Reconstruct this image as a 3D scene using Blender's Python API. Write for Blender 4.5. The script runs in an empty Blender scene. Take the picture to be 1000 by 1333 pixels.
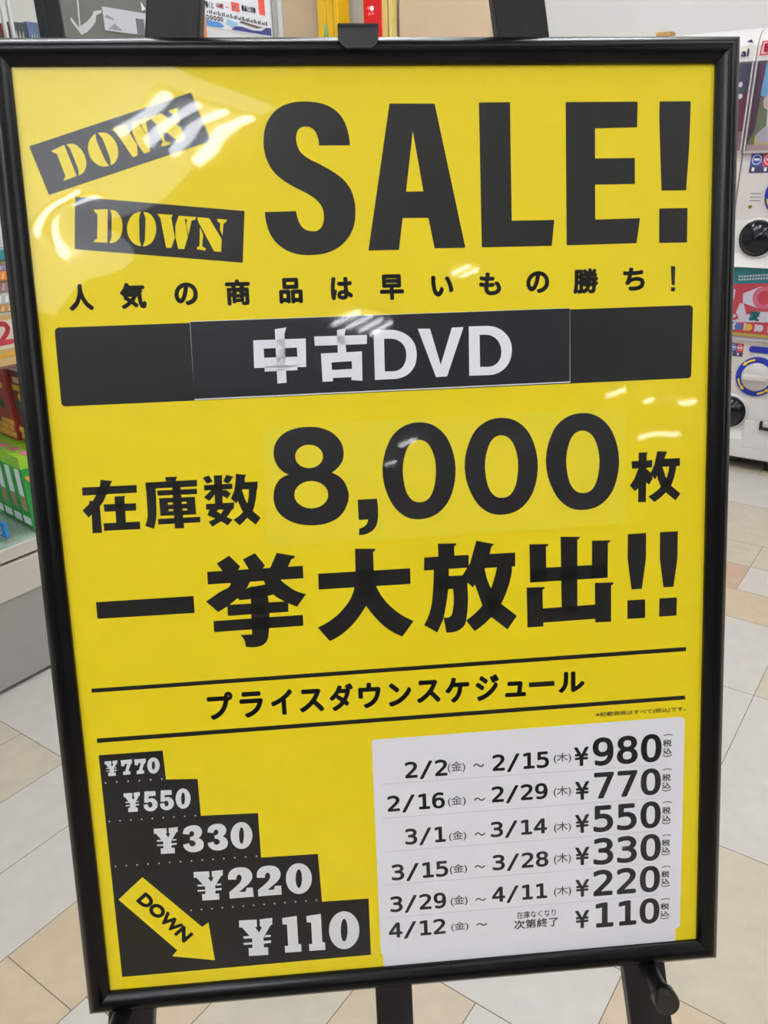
import bpy, bmesh, math, random
from mathutils import Vector, Matrix
from mathutils.geometry import tessellate_polygon
random.seed(7)
C = bpy.context.scene.collection
SC = bpy.context.scene

# ------------------------------------------------------------------ camera, world, exposure
cam_data = bpy.data.cameras.new('camera')
cam_data.sensor_fit = 'VERTICAL'
cam_data.sensor_height = 36.0
cam_data.lens = 1046.487 / 1333 * 36.0
cam_data.shift_x = -0.02914
cam_data.shift_y = 0.03233
cam_data.clip_start = 0.02
cam = bpy.data.objects.new('camera', cam_data); C.objects.link(cam)
RIGHT = Vector((0.99602078, -0.08826931, -0.01229353))
DOWN = Vector((-0.04888267, -0.42575061, -0.90351918))
FWD = Vector((0.07451904, 0.90052482, -0.42837130))
cam.matrix_world = Matrix(((RIGHT.x, -DOWN.x, -FWD.x, 0), (RIGHT.y, -DOWN.y, -FWD.y, 0), (RIGHT.z, -DOWN.z, -FWD.z, 1.2), (0, 0, 0, 1)))
SC.camera = cam
SC.view_settings.view_transform = 'Standard'
SC.view_settings.look = 'None'
SC.view_settings.gamma = 1.0
SC.view_settings.use_curve_mapping = False
SC.view_settings.exposure = -0.18
SC.cycles.use_denoising = True
SC.cycles.max_bounces = 8
SC.cycles.transparent_max_bounces = 24
world = bpy.data.worlds.new('shop_air'); SC.world = world; world.use_nodes = True
world.node_tree.nodes['Background'].inputs[0].default_value = (0.9, 0.95, 1.0, 1)
world.node_tree.nodes['Background'].inputs[1].default_value = 0.15
TUBE_POWER = 34.0

# ------------------------------------------------------------------ axes of the shop: A runs away along the aisle, B across it
A2 = Vector((0.62601199, 0.77981343, 0)); B2 = Vector((0.77981343, -0.62601199, 0))
def W(a, b, z): return A2 * a + B2 * b + Vector((0, 0, z))
SHOP = Matrix(((A2.x, B2.x, 0, 0), (A2.y, B2.y, 0, 0), (0, 0, 1, 0), (0, 0, 0, 1)))   # columns A, B, Z (mirrored: only used point by point)

# ------------------------------------------------------------------ materials
def lin(c):
    return tuple((v / 255 / 12.92 if v / 255 <= 0.04045 else ((v / 255 + 0.055) / 1.055) ** 2.4) for v in c) + (1,)
MATS = {}
def mat(name, rgb=(200, 200, 200), rough=0.5, metal=0.0, spec=0.5, emit=0.0, coat=0.0):
    if name in MATS: return MATS[name]
    m = bpy.data.materials.new(name); m.use_nodes = True
    b = m.node_tree.nodes['Principled BSDF']
    b.inputs['Base Color'].default_value = lin(rgb); b.inputs['Roughness'].default_value = rough
    b.inputs['Metallic'].default_value = metal; b.inputs['Specular IOR Level'].default_value = spec
    b.inputs['Coat Weight'].default_value = coat
    if emit:
        b.inputs['Emission Color'].default_value = lin(rgb); b.inputs['Emission Strength'].default_value = emit
    MATS[name] = m
    return m
def speckle(m, scale=9.0, amount=0.06, detail=6.0, stretch=(1, 1, 1), bump=0.0):
    """a little worn unevenness of tone in a material, in object space"""
    nt = m.node_tree; b = nt.nodes['Principled BSDF']; col = tuple(b.inputs['Base Color'].default_value)
    tc = nt.nodes.new('ShaderNodeTexCoord'); mp = nt.nodes.new('ShaderNodeMapping'); mp.inputs['Scale'].default_value = stretch
    n = nt.nodes.new('ShaderNodeTexNoise'); n.inputs['Scale'].default_value = scale; n.inputs['Detail'].default_value = detail
    r = nt.nodes.new('ShaderNodeValToRGB')
    r.color_ramp.elements[0].position = 0.3; r.color_ramp.elements[1].position = 0.7
    r.color_ramp.elements[0].color = tuple(c * (1 - amount) for c in col[:3]) + (1,)
    r.color_ramp.elements[1].color = tuple(min(1, c * (1 + amount)) for c in col[:3]) + (1,)
    nt.links.new(tc.outputs['Object'], mp.inputs[0]); nt.links.new(mp.outputs[0], n.inputs['Vector'])
    nt.links.new(n.outputs['Fac'], r.inputs[0]); nt.links.new(r.outputs[0], b.inputs['Base Color'])
    if bump:
        bp = nt.nodes.new('ShaderNodeBump'); bp.inputs['Strength'].default_value = bump; bp.inputs['Distance'].default_value = 0.002
        nt.links.new(n.outputs['Fac'], bp.inputs['Height']); nt.links.new(bp.outputs[0], b.inputs['Normal'])
    return m
def clear(name, ior=1.5, tint=(1, 1, 1), rough=0.02, gain=1.6):
    """thin clear sheet: straight-through transmission plus a Fresnel mirror"""
    m = bpy.data.materials.new(name); m.use_nodes = True; nt = m.node_tree; nt.nodes.clear()
    o = nt.nodes.new('ShaderNodeOutputMaterial'); mx = nt.nodes.new('ShaderNodeMixShader'); t = nt.nodes.new('ShaderNodeBsdfTransparent')
    g = nt.nodes.new('ShaderNodeBsdfGlossy'); fr = nt.nodes.new('ShaderNodeFresnel'); mu = nt.nodes.new('ShaderNodeMath')
    mu.operation = 'MULTIPLY'; mu.inputs[1].default_value = gain; mu.use_clamp = True
    t.inputs[0].default_value = tint + (1,); g.inputs['Roughness'].default_value = rough; fr.inputs[0].default_value = ior
    ge = nt.nodes.new('ShaderNodeNewGeometry'); fs = nt.nodes.new('ShaderNodeMath'); fs.operation = 'SUBTRACT'; fs.inputs[0].default_value = 1.0
    fm = nt.nodes.new('ShaderNodeMath'); fm.operation = 'MULTIPLY'      # the mirror only on the outer face of a pane: no false total reflection inside it
    nt.links.new(ge.outputs['Backfacing'], fs.inputs[1]); nt.links.new(fr.outputs[0], mu.inputs[0])
    nt.links.new(mu.outputs[0], fm.inputs[0]); nt.links.new(fs.outputs[0], fm.inputs[1]); nt.links.new(fm.outputs[0], mx.inputs[0])
    nt.links.new(t.outputs[0], mx.inputs[1]); nt.links.new(g.outputs[0], mx.inputs[2]); nt.links.new(mx.outputs[0], o.inputs[0])
    MATS[name] = m
    return m

# ------------------------------------------------------------------ mesh helpers
class MB:
    """collects shapes in world space; build() links them as ONE mesh object"""
    def __init__(s): s.v = []; s.f = []; s.mi = []; s.sm = []; s.mats = []
    def m(s, material):
        if material not in s.mats: s.mats.append(material)
        return s.mats.index(material)
    def add(s, verts, faces, material, smooth=False):
        k = len(s.v); i = s.m(material); s.v += [tuple(p) for p in verts]
        for f in faces: s.f.append([k + q for q in f]); s.mi.append(i); s.sm.append(smooth)
        return s
    def box(s, fn, a0, a1, b0, b1, c0, c1, material, bev=0.0):
        """box in the coordinates of fn(a, b, c) -> point; bev chamfers every edge"""
        lo = (min(a0, a1), min(b0, b1), min(c0, c1)); hi = (max(a0, a1), max(b0, b1), max(c0, c1))
        bm = bmesh.new(); bmesh.ops.create_cube(bm, size=1)
        for v in bm.verts: v.co = Vector([lo[i] + (v.co[i] + 0.5) * (hi[i] - lo[i]) for i in range(3)])
        if bev:
            bev = min(bev, 0.45 * min(hi[i] - lo[i] for i in range(3)))
            bmesh.ops.bevel(bm, geom=list(bm.edges), offset=bev, segments=2, affect='EDGES', profile=0.5)
        bm.verts.index_update()
        s.add([fn(*v.co) for v in bm.verts], [[v.index for v in f.verts] for f in bm.faces], material); bm.free()
        return s
    def plate(s, fn, rings, material, d0=0.0, d1=None):
        """flat shape from rings (outer first, holes after) laid at depth d1 of fn(u, v, d); d0 given different adds the side walls"""
        pts = [Vector((p[0], p[1], 0)) for r in rings for p in r]
        tri = tessellate_polygon([[Vector((p[0], p[1], 0)) for p in r] for r in rings])
        top = d0 if d1 is None else d1
        s.add([fn(p.x, p.y, top) for p in pts], [list(t) for t in tri], material)
        if d1 is not None:
            s.add([fn(p.x, p.y, d0) for p in pts], [list(t) for t in tri], material)
            for r in rings:
                n = len(r)
                s.add([fn(p[0], p[1], d0) for p in r] + [fn(p[0], p[1], d1) for p in r], [[i, (i + 1) % n, n + (i + 1) % n, n + i] for i in range(n)], material)
        return s
    def lathe(s, fn, profile, material, n=32, cap=True):
        """profile of (radius, depth) turned about the depth axis of fn(u, v, d)"""
        vs = []; fs = []
        for r, d in profile:
            for k in range(n):
                t = 2 * math.pi * k / n; vs.append(fn(r * math.cos(t), r * math.sin(t), d))
        for i in range(len(profile) - 1):
            for k in range(n): fs.append([i * n + k, i * n + (k + 1) % n, (i + 1) * n + (k + 1) % n, (i + 1) * n + k])
        s.add(vs, fs, material, True)
        if cap:
            s.add(vs[:n], [list(range(n))], material); s.add(vs[-n:], [list(range(n))], material)
        return s
    def tube(s, pts, radii, material, n=12):
        pts = [Vector(p) for p in pts]; vs = []; fs = []
        for i, p in enumerate(pts):
            t = (pts[min(i + 1, len(pts) - 1)] - pts[max(i - 1, 0)]).normalized()
            u = t.cross(Vector((0, 0, 1))); u = u.normalized() if u.length > 1e-3 else Vector((1, 0, 0)); w = t.cross(u)
            for k in range(n):
                q = 2 * math.pi * k / n; vs.append(p + (u * math.cos(q) + w * math.sin(q)) * radii[i])
        for i in range(len(pts) - 1):
            for k in range(n): fs.append([i * n + k, i * n + (k + 1) % n, (i + 1) * n + (k + 1) % n, (i + 1) * n + k])
        s.add(vs, fs, material, True); s.add(vs[:n], [list(range(n))], material); s.add(vs[-n:], [list(range(n))], material)
        return s
    def build(s, name, parent=None, flip=False, weld=False):
        me = bpy.data.meshes.new(name); vs = s.v
        if parent is not None:
            o = parent.matrix_world_cached.inverted() if hasattr(parent, 'matrix_world_cached') else None
        org = ORIGIN.get(parent.name, Vector((0, 0, 0))) if parent is not None else None
        if org is None:
            lo = [min(v[i] for v in vs) for i in range(3)]; hi = [max(v[i] for v in vs) for i in range(3)]
            org = Vector(((lo[0] + hi[0]) / 2, (lo[1] + hi[1]) / 2, lo[2]))
            off = org
        else: off = Vector((0, 0, 0))
        me.from_pydata([tuple(Vector(v) - org) for v in vs], [], s.f)
        for q in s.mats: me.materials.append(q)
        for i, p in enumerate(me.polygons): p.material_index = s.mi[i]; p.use_smooth = s.sm[i]
        bm = bmesh.new(); bm.from_mesh(me)
        if weld: bmesh.ops.remove_doubles(bm, verts=bm.verts, dist=1e-6)
        bmesh.ops.recalc_face_normals(bm, faces=bm.faces); bm.to_mesh(me); bm.free(); me.update()
        ob = bpy.data.objects.new(name, me); ob.location = off; C.objects.link(ob)
        if parent is not None: ob.parent = parent
        ORIGIN[ob.name] = org
        return ob
ORIGIN = {}
def thing(name, label, cat, loc, group=None):
    o = bpy.data.objects.new(name, None); C.objects.link(o); o.empty_display_size = 0.05; o.location = loc
    ORIGIN[o.name] = Vector(loc); o['label'] = label; o['category'] = cat
    if group: o['group'] = group
    return o
def tag(o, label, cat, group=None):
    o['label'] = label; o['category'] = cat
    if group: o['group'] = group
    return o
def struct(o): o['kind'] = 'structure'; return o
def sub(mb, name, parent, label=None, **k):
    o = mb.build(name, parent, **k)
    if label: o['label'] = label
    return o

# ------------------------------------------------------------------ lettering
GLYPHS = {}
def glyphs(s):
    """triangles of a string in the built-in typeface and its ink box"""
    if s not in GLYPHS:
        cu = bpy.data.curves.new('lettering', 'FONT'); cu.body = s; cu.size = 1; cu.resolution_u = 4
        ob = bpy.data.objects.new('lettering', cu); C.objects.link(ob); bpy.context.view_layer.update()
        me = bpy.data.meshes.new_from_object(ob.evaluated_get(bpy.context.evaluated_depsgraph_get()))
        vs = [(v.co.x, v.co.y) for v in me.vertices]; fs = [list(p.vertices) for p in me.polygons]
        bpy.data.objects.remove(ob); bpy.data.curves.remove(cu); bpy.data.meshes.remove(me)
        xs = [v[0] for v in vs] or [0, 1]; ys = [v[1] for v in vs] or [0, 1]
        GLYPHS[s] = (vs, fs, min(xs), min(ys), max(xs), max(ys))
    return GLYPHS[s]
def write(mb, fn, s, x, y, w, h, d, material, bold=0.0):
    """string with its ink filling the box x, y, w, h (y downwards) of fn(u, v, d); bold thickens the strokes by shifted copies"""
    vs, fs, x0, y0, x1, y1 = glyphs(s); w2 = w - 2 * bold; h2 = h - 2 * bold
    for k in range(9 if bold else 1):
        dx, dy = (0, 0) if k == 0 else (bold * math.cos(k * math.pi / 4), bold * math.sin(k * math.pi / 4))
        mb.add([fn(x + bold + dx + (p[0] - x0) / (x1 - x0) * w2, y + bold + dy + (1 - (p[1] - y0) / max(1e-6, y1 - y0)) * h2, d) for p in vs], fs, material)
def digits(mb, fn, s, xl, base, xr, cap, d, material, bold):
    """number set in fixed pitch from xl to xr standing on base, cap tall"""
    adv = 429; pts = []
    lo = min(p[0] for r in DIGITS[s[0]] for p in r); hi = adv * (len(s) - 1) + max(p[0] for r in DIGITS[s[-1]] for p in r)
    sx = (xr - xl - 2 * bold) / (hi - lo); sy = (cap - 2 * bold) / 520
    for i, ch in enumerate(s):
        rings = [[(xl + bold + (p[0] + adv * i - lo) * sx, base - bold - p[1] * sy) for p in r] for r in DIGITS[ch]]
        if ch == '8':   # one outer ring and two counters
            rings.sort(key=lambda r: -(max(p[0] for p in r) - min(p[0] for p in r)))
        if ch in '0469': rings.sort(key=lambda r: -(max(p[0] for p in r) - min(p[0] for p in r)) - (max(p[1] for p in r) - min(p[1] for p in r)))
        for k in range(9):
            dx, dy = (0, 0) if k == 0 else (bold * math.cos(k * math.pi / 4), bold * math.sin(k * math.pi / 4))
            mb.plate(fn, [[(p[0] + dx, p[1] + dy) for p in r] for r in rings], material, d)
SHAPES = {  # printed shapes on the poster, millimetres from its top left corner; [outer ring, holes...]
'sale': [[[[266.9,61.2],[241.1,61.1],[241.1,58.3],[240.7,55.5],[239.9,52.8],[239.2,51.1],[238.2,49.6],[236.9,48.2],[235.4,47.2],[233.6,46.5],[231.7,46.2],[229.6,46.2],[227.6,46.7],[225.8,47.6],[224.3,49.3],[223.3,51.4],[222.7,53.6],[222.5,55.7],[222.6,57.7],[222.9,59.7],[223.5,62],[224.5,64.3],[225.7,66.3],[227.7,68.3],[230,70],[232.4,71.5],[235.5,73.2],[238.7,74.6],[241.8,76.2],[245,77.9],[248.2,79.7],[251.3,81.6],[254.2,83.5],[257,85.5],[259.6,87.7],[262,90.3],[264,93],[265.8,96],[267,99],[267.9,102.2],[268.6,105.4],[268.9,108.5],[269,111.6],[268.9,114.8],[268.6,118.3],[268,121.8],[267.1,125.2],[265.8,128.4],[264.2,131.6],[262.2,134.5],[259.7,137.4],[256.8,140],[253.6,142.3],[250,144.2],[246.3,145.8],[242.4,147],[238,147.8],[233.6,148.2],[229.1,148.3],[225.1,148.2],[221.1,147.8],[217.2,147],[213.5,145.8],[209.9,144.3],[206.6,142.4],[203.5,140],[200.7,137.3],[198.4,134.3],[196.6,131],[195.2,127.5],[194.2,123.8],[193.5,120.3],[193.1,116.6],[193.1,112.9],[219.2,112.7],[219.4,115],[219.8,117.4],[220.4,119.6],[221.3,121.9],[222.4,124.1],[223.9,126],[225.7,127.3],[227.9,128.3],[230.2,128.9],[232.5,129.1],[234.7,129],[236.8,128.3],[238.5,127.1],[239.9,125.5],[240.9,123.7],[241.7,121.3],[242.1,118.9],[242.2,116.4],[242.1,114.3],[241.7,112.1],[241.1,110.1],[240,108],[238.6,106.1],[237.1,104.4],[234.8,102.4],[232.3,100.7],[229.8,99.1],[227,97.6],[224.2,96.2],[221.4,94.9],[218.5,93.3],[215.7,91.8],[213,90.1],[210.1,88.2],[207.4,86.1],[204.8,83.9],[202.6,81.3],[200.6,78.6],[198.9,75.6],[197.6,72.4],[196.5,69],[195.9,65.5],[195.5,62.5],[195.5,59.4],[195.7,56.4],[196.1,53],[196.8,49.6],[197.8,46.4],[199.2,43.2],[200.9,40.2],[203,37.4],[205.5,34.9],[208.3,32.7],[211.4,30.8],[214.8,29.3],[218.5,28.2],[222.2,27.4],[226.1,26.9],[230,26.8],[233.9,26.9],[237.8,27.2],[241.7,27.7],[245.5,28.6],[248.8,29.7],[252,31.1],[254.9,32.8],[257.6,35.1],[260,37.6],[262,40.4],[263.6,43.5],[264.8,46.7],[265.6,50],[266.4,53.7],[266.8,57.4]]],[[[301.3,29],[339.1,29.3],[362,145],[335.3,145],[330.8,120],[308.8,119.8],[304.6,145.6],[278.5,145.6]],[[320,50.6],[327.3,98.5],[312.5,98.6]]],[[[376.5,28.7],[403,28.7],[402.8,123.6],[440.1,123.6],[437.7,144.9],[376.3,145]]],[[[450.7,28.9],[513.1,29],[512.9,49.5],[476.1,50],[476.1,74.1],[511.1,74.1],[511.3,95.3],[476.1,95.3],[476.2,124],[516.1,123.5],[513.1,144.3],[450.8,144.8]]],[[[532.4,29],[559.8,29],[559.7,42.5],[559,68.6],[557,101.1],[535,101.1],[533.4,68.3],[532.3,42.2]]],[[[533.2,115.8],[558.5,115.9],[558.6,144.6],[533.4,144.4]]]],
'number': [[[[237.5,333.3],[241.2,330.8],[244.4,327.7],[247,324.1],[248.1,321.4],[248.7,318.5],[248.9,315.5],[248.6,312.3],[247.9,309.2],[246.7,306.3],[244.9,303.4],[242.7,300.8],[240.2,298.6],[237.1,296.5],[233.7,294.9],[230.2,293.7],[226.5,292.8],[222.7,292.5],[218.9,292.3],[215,292.4],[211.2,292.7],[207.4,293.4],[203.8,294.4],[200.2,295.7],[197,297.5],[194.4,299.5],[192.1,301.9],[190.3,304.6],[188.9,307.5],[188,310.5],[187.5,313.6],[187.5,316.4],[187.9,319.1],[188.6,321.7],[189.7,324.2],[191,326.6],[192.7,328.7],[194.8,330.6],[197.1,332.1],[199.7,333.3],[197.3,334],[195,335],[192.8,336.2],[191.2,337.5],[189.8,339],[188.6,340.7],[187,343.7],[185.9,347],[185.2,350.4],[184.9,353.1],[185,355.8],[185.4,358.5],[186.2,361.6],[187.5,364.7],[189.2,367.4],[191.6,370.1],[194.4,372.3],[197.4,374.3],[200.8,376],[204.4,377.3],[208.2,378.3],[212.3,379],[216.6,379.4],[220.9,379.5],[224.8,379.2],[228.7,378.7],[232.6,377.7],[236.2,376.3],[239.6,374.5],[242.8,372.3],[245.2,369.7],[247.3,366.8],[249,363.7],[250.2,360.7],[251.1,357.6],[251.5,354.5],[251.4,351.5],[250.8,348.5],[249.9,345.6],[248.7,342.8],[247.1,340.2],[245.1,337.9],[242.8,336],[240.2,334.4]],[[230.6,318.6],[230,321.2],[228.6,323.7],[226.6,325.7],[223.9,327.3],[220.9,328.2],[217.7,328.4],[214.6,327.9],[211.7,326.8],[209.2,325],[207.4,322.8],[206.4,320.3],[206.1,317.6],[206.7,314.9],[208,312.5],[210.1,310.5],[212.7,308.9],[215.7,308],[218.9,307.8],[222,308.3],[224.9,309.4],[227.4,311.1],[229.2,313.4],[230.3,315.9]],[[233.3,352.6],[232.7,355.7],[231,358.6],[228.5,361.1],[225.3,362.9],[221.6,363.9],[217.7,364.2],[213.8,363.6],[210.3,362.2],[207.3,360.1],[205,357.5],[203.7,354.5],[203.4,351.3],[204.1,348.2],[205.8,345.3],[208.3,342.9],[211.5,341.1],[215.1,340],[219,339.8],[222.9,340.4],[226.4,341.7],[229.4,343.8],[231.7,346.4],[233,349.4]]],[[[259.2,358.3],[276.4,358.1],[276.9,363.5],[277,369],[276.7,374.4],[276.4,376.8],[275.9,379.2],[275.1,381.5],[274,383.6],[272.5,385.6],[270.7,387.2],[267,389.1],[263,390.1],[258.8,390.4],[259.4,384.3],[260.9,384],[262.5,383.5],[263.9,382.7],[265.1,381.7],[266.1,380.6],[267,379.3],[267.4,378.4],[267.6,377.4],[267.7,376.4],[259.3,376.6]]],[[[317,291.9],[321,292.3],[324.9,293.2],[328.6,294.6],[332.4,296.9],[335.8,299.8],[338.8,303.1],[341.6,307.3],[343.7,311.8],[345.4,316.6],[346.9,322.4],[347.8,328.2],[348.1,334.2],[347.8,340.1],[347,345.9],[345.6,351.7],[344,356.5],[341.9,361.2],[339.2,365.6],[336.4,369],[333.1,372.1],[329.5,374.6],[325.3,376.5],[320.9,377.8],[316.3,378.4],[311.9,378.4],[307.5,377.8],[303.4,376.4],[299.5,374.2],[296.1,371.4],[293.1,368.2],[290.4,364.5],[288.3,360.4],[286.5,356.2],[285,351.9],[283.8,347.5],[283,343.1],[282.5,338.5],[282.4,333.8],[282.7,329.2],[283.6,324.1],[284.8,319.1],[286.5,314.3],[288.4,309.9],[290.6,305.7],[293.4,301.9],[296.6,298.9],[300.2,296.3],[304.1,294.3],[308.3,292.9],[312.6,292.1]],[[315.3,307.3],[317.9,307.6],[320.5,308.5],[322.8,309.9],[324.9,312.3],[326.5,315.2],[327.8,318.2],[329.1,322.4],[329.9,326.7],[330.3,331.1],[330.3,335.8],[329.9,340.5],[329.2,345.1],[328.6,348.3],[327.8,351.4],[326.6,354.4],[325.3,356.9],[323.7,359.3],[321.6,361.2],[319.6,362.3],[317.4,362.9],[315.1,363.1],[312.8,362.9],[310.6,362.3],[308.6,361.3],[306.6,359.4],[304.9,357.1],[303.6,354.6],[302.3,351.1],[301.6,347.5],[301.1,343.9],[300.7,339.6],[300.5,335.3],[300.7,331.1],[301.2,327.5],[301.9,324.1],[302.9,320.7],[304.2,317],[305.9,313.5],[308.2,310.5],[310.3,308.9],[312.7,307.8]]],[[[390.7,290.7],[394.8,291.1],[398.7,292],[402.5,293.4],[406.4,295.7],[410,298.6],[413.1,301.9],[415.9,306.2],[418.2,310.8],[420,315.6],[421.6,321.4],[422.6,327.3],[423,333.3],[422.8,339.2],[422.1,345.1],[420.8,350.9],[419.2,355.8],[417.2,360.5],[414.5,364.9],[411.7,368.4],[408.5,371.5],[404.8,374],[400.6,376],[396.1,377.2],[391.5,377.8],[387,377.8],[382.5,377.2],[378.3,375.8],[374.4,373.6],[370.8,370.8],[367.7,367.6],[365,363.8],[362.7,359.7],[360.8,355.4],[359.2,351.1],[357.9,346.7],[357,342.3],[356.5,337.6],[356.3,332.9],[356.6,328.2],[357.3,323.1],[358.5,318.1],[360.2,313.2],[362,308.8],[364.2,304.6],[367,300.8],[370.1,297.7],[373.8,295.1],[377.7,293.1],[381.9,291.7],[386.3,290.9]],[[389.3,306.2],[392,306.5],[394.6,307.4],[396.9,308.9],[399.1,311.3],[400.8,314.1],[402.1,317.2],[403.5,321.4],[404.4,325.8],[404.9,330.2],[405,334.9],[404.7,339.6],[404,344.3],[403.5,347.5],[402.7,350.6],[401.5,353.6],[400.2,356.2],[398.6,358.6],[396.6,360.5],[394.5,361.6],[392.3,362.2],[389.9,362.4],[387.7,362.2],[385.4,361.6],[383.4,360.6],[381.3,358.7],[379.5,356.3],[378.2,353.8],[376.8,350.3],[376,346.7],[375.4,343.1],[374.9,338.8],[374.7,334.4],[374.9,330.1],[375.3,326.6],[375.9,323.1],[376.9,319.7],[378.2,316],[379.8,312.5],[382.1,309.4],[384.2,307.8],[386.6,306.7]]],[[[464.7,289.2],[468.8,289.5],[472.8,290.4],[476.7,291.9],[480.7,294.2],[484.3,297.1],[487.5,300.5],[490.5,304.7],[492.9,309.4],[494.8,314.2],[496.5,320],[497.6,326],[498.1,332.1],[498.1,338],[497.4,344],[496.1,349.8],[494.6,354.7],[492.7,359.5],[490.1,363.9],[487.3,367.4],[484,370.5],[480.3,373.1],[476.1,375],[471.5,376.3],[466.8,376.9],[462.3,376.9],[457.8,376.3],[453.4,374.9],[449.4,372.7],[445.8,369.9],[442.5,366.6],[439.7,362.8],[437.4,358.6],[435.4,354.3],[433.7,350],[432.3,345.6],[431.3,341.1],[430.7,336.4],[430.4,331.7],[430.6,327],[431.3,321.8],[432.4,316.8],[434,311.9],[435.8,307.4],[437.9,303.2],[440.7,299.3],[443.9,296.2],[447.5,293.6],[451.5,291.6],[455.7,290.2],[460.2,289.4]],[[463.4,304.8],[466.2,305.1],[468.8,306],[471.2,307.5],[473.5,309.9],[475.3,312.8],[476.7,315.9],[478.1,320.1],[479.1,324.5],[479.7,328.9],[479.9,333.7],[479.6,338.4],[479.1,343.1],[478.5,346.4],[477.8,349.5],[476.6,352.6],[475.4,355.1],[473.8,357.6],[471.8,359.5],[469.7,360.6],[467.4,361.2],[465.1,361.4],[462.7,361.2],[460.5,360.6],[458.4,359.5],[456.2,357.6],[454.4,355.3],[452.9,352.7],[451.6,349.2],[450.6,345.6],[450,341.9],[449.4,337.6],[449.2,333.2],[449.2,328.9],[449.6,325.3],[450.2,321.8],[451.1,318.4],[452.3,314.7],[453.9,311.1],[456.2,308],[458.3,306.4],[460.8,305.3]]]],
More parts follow.
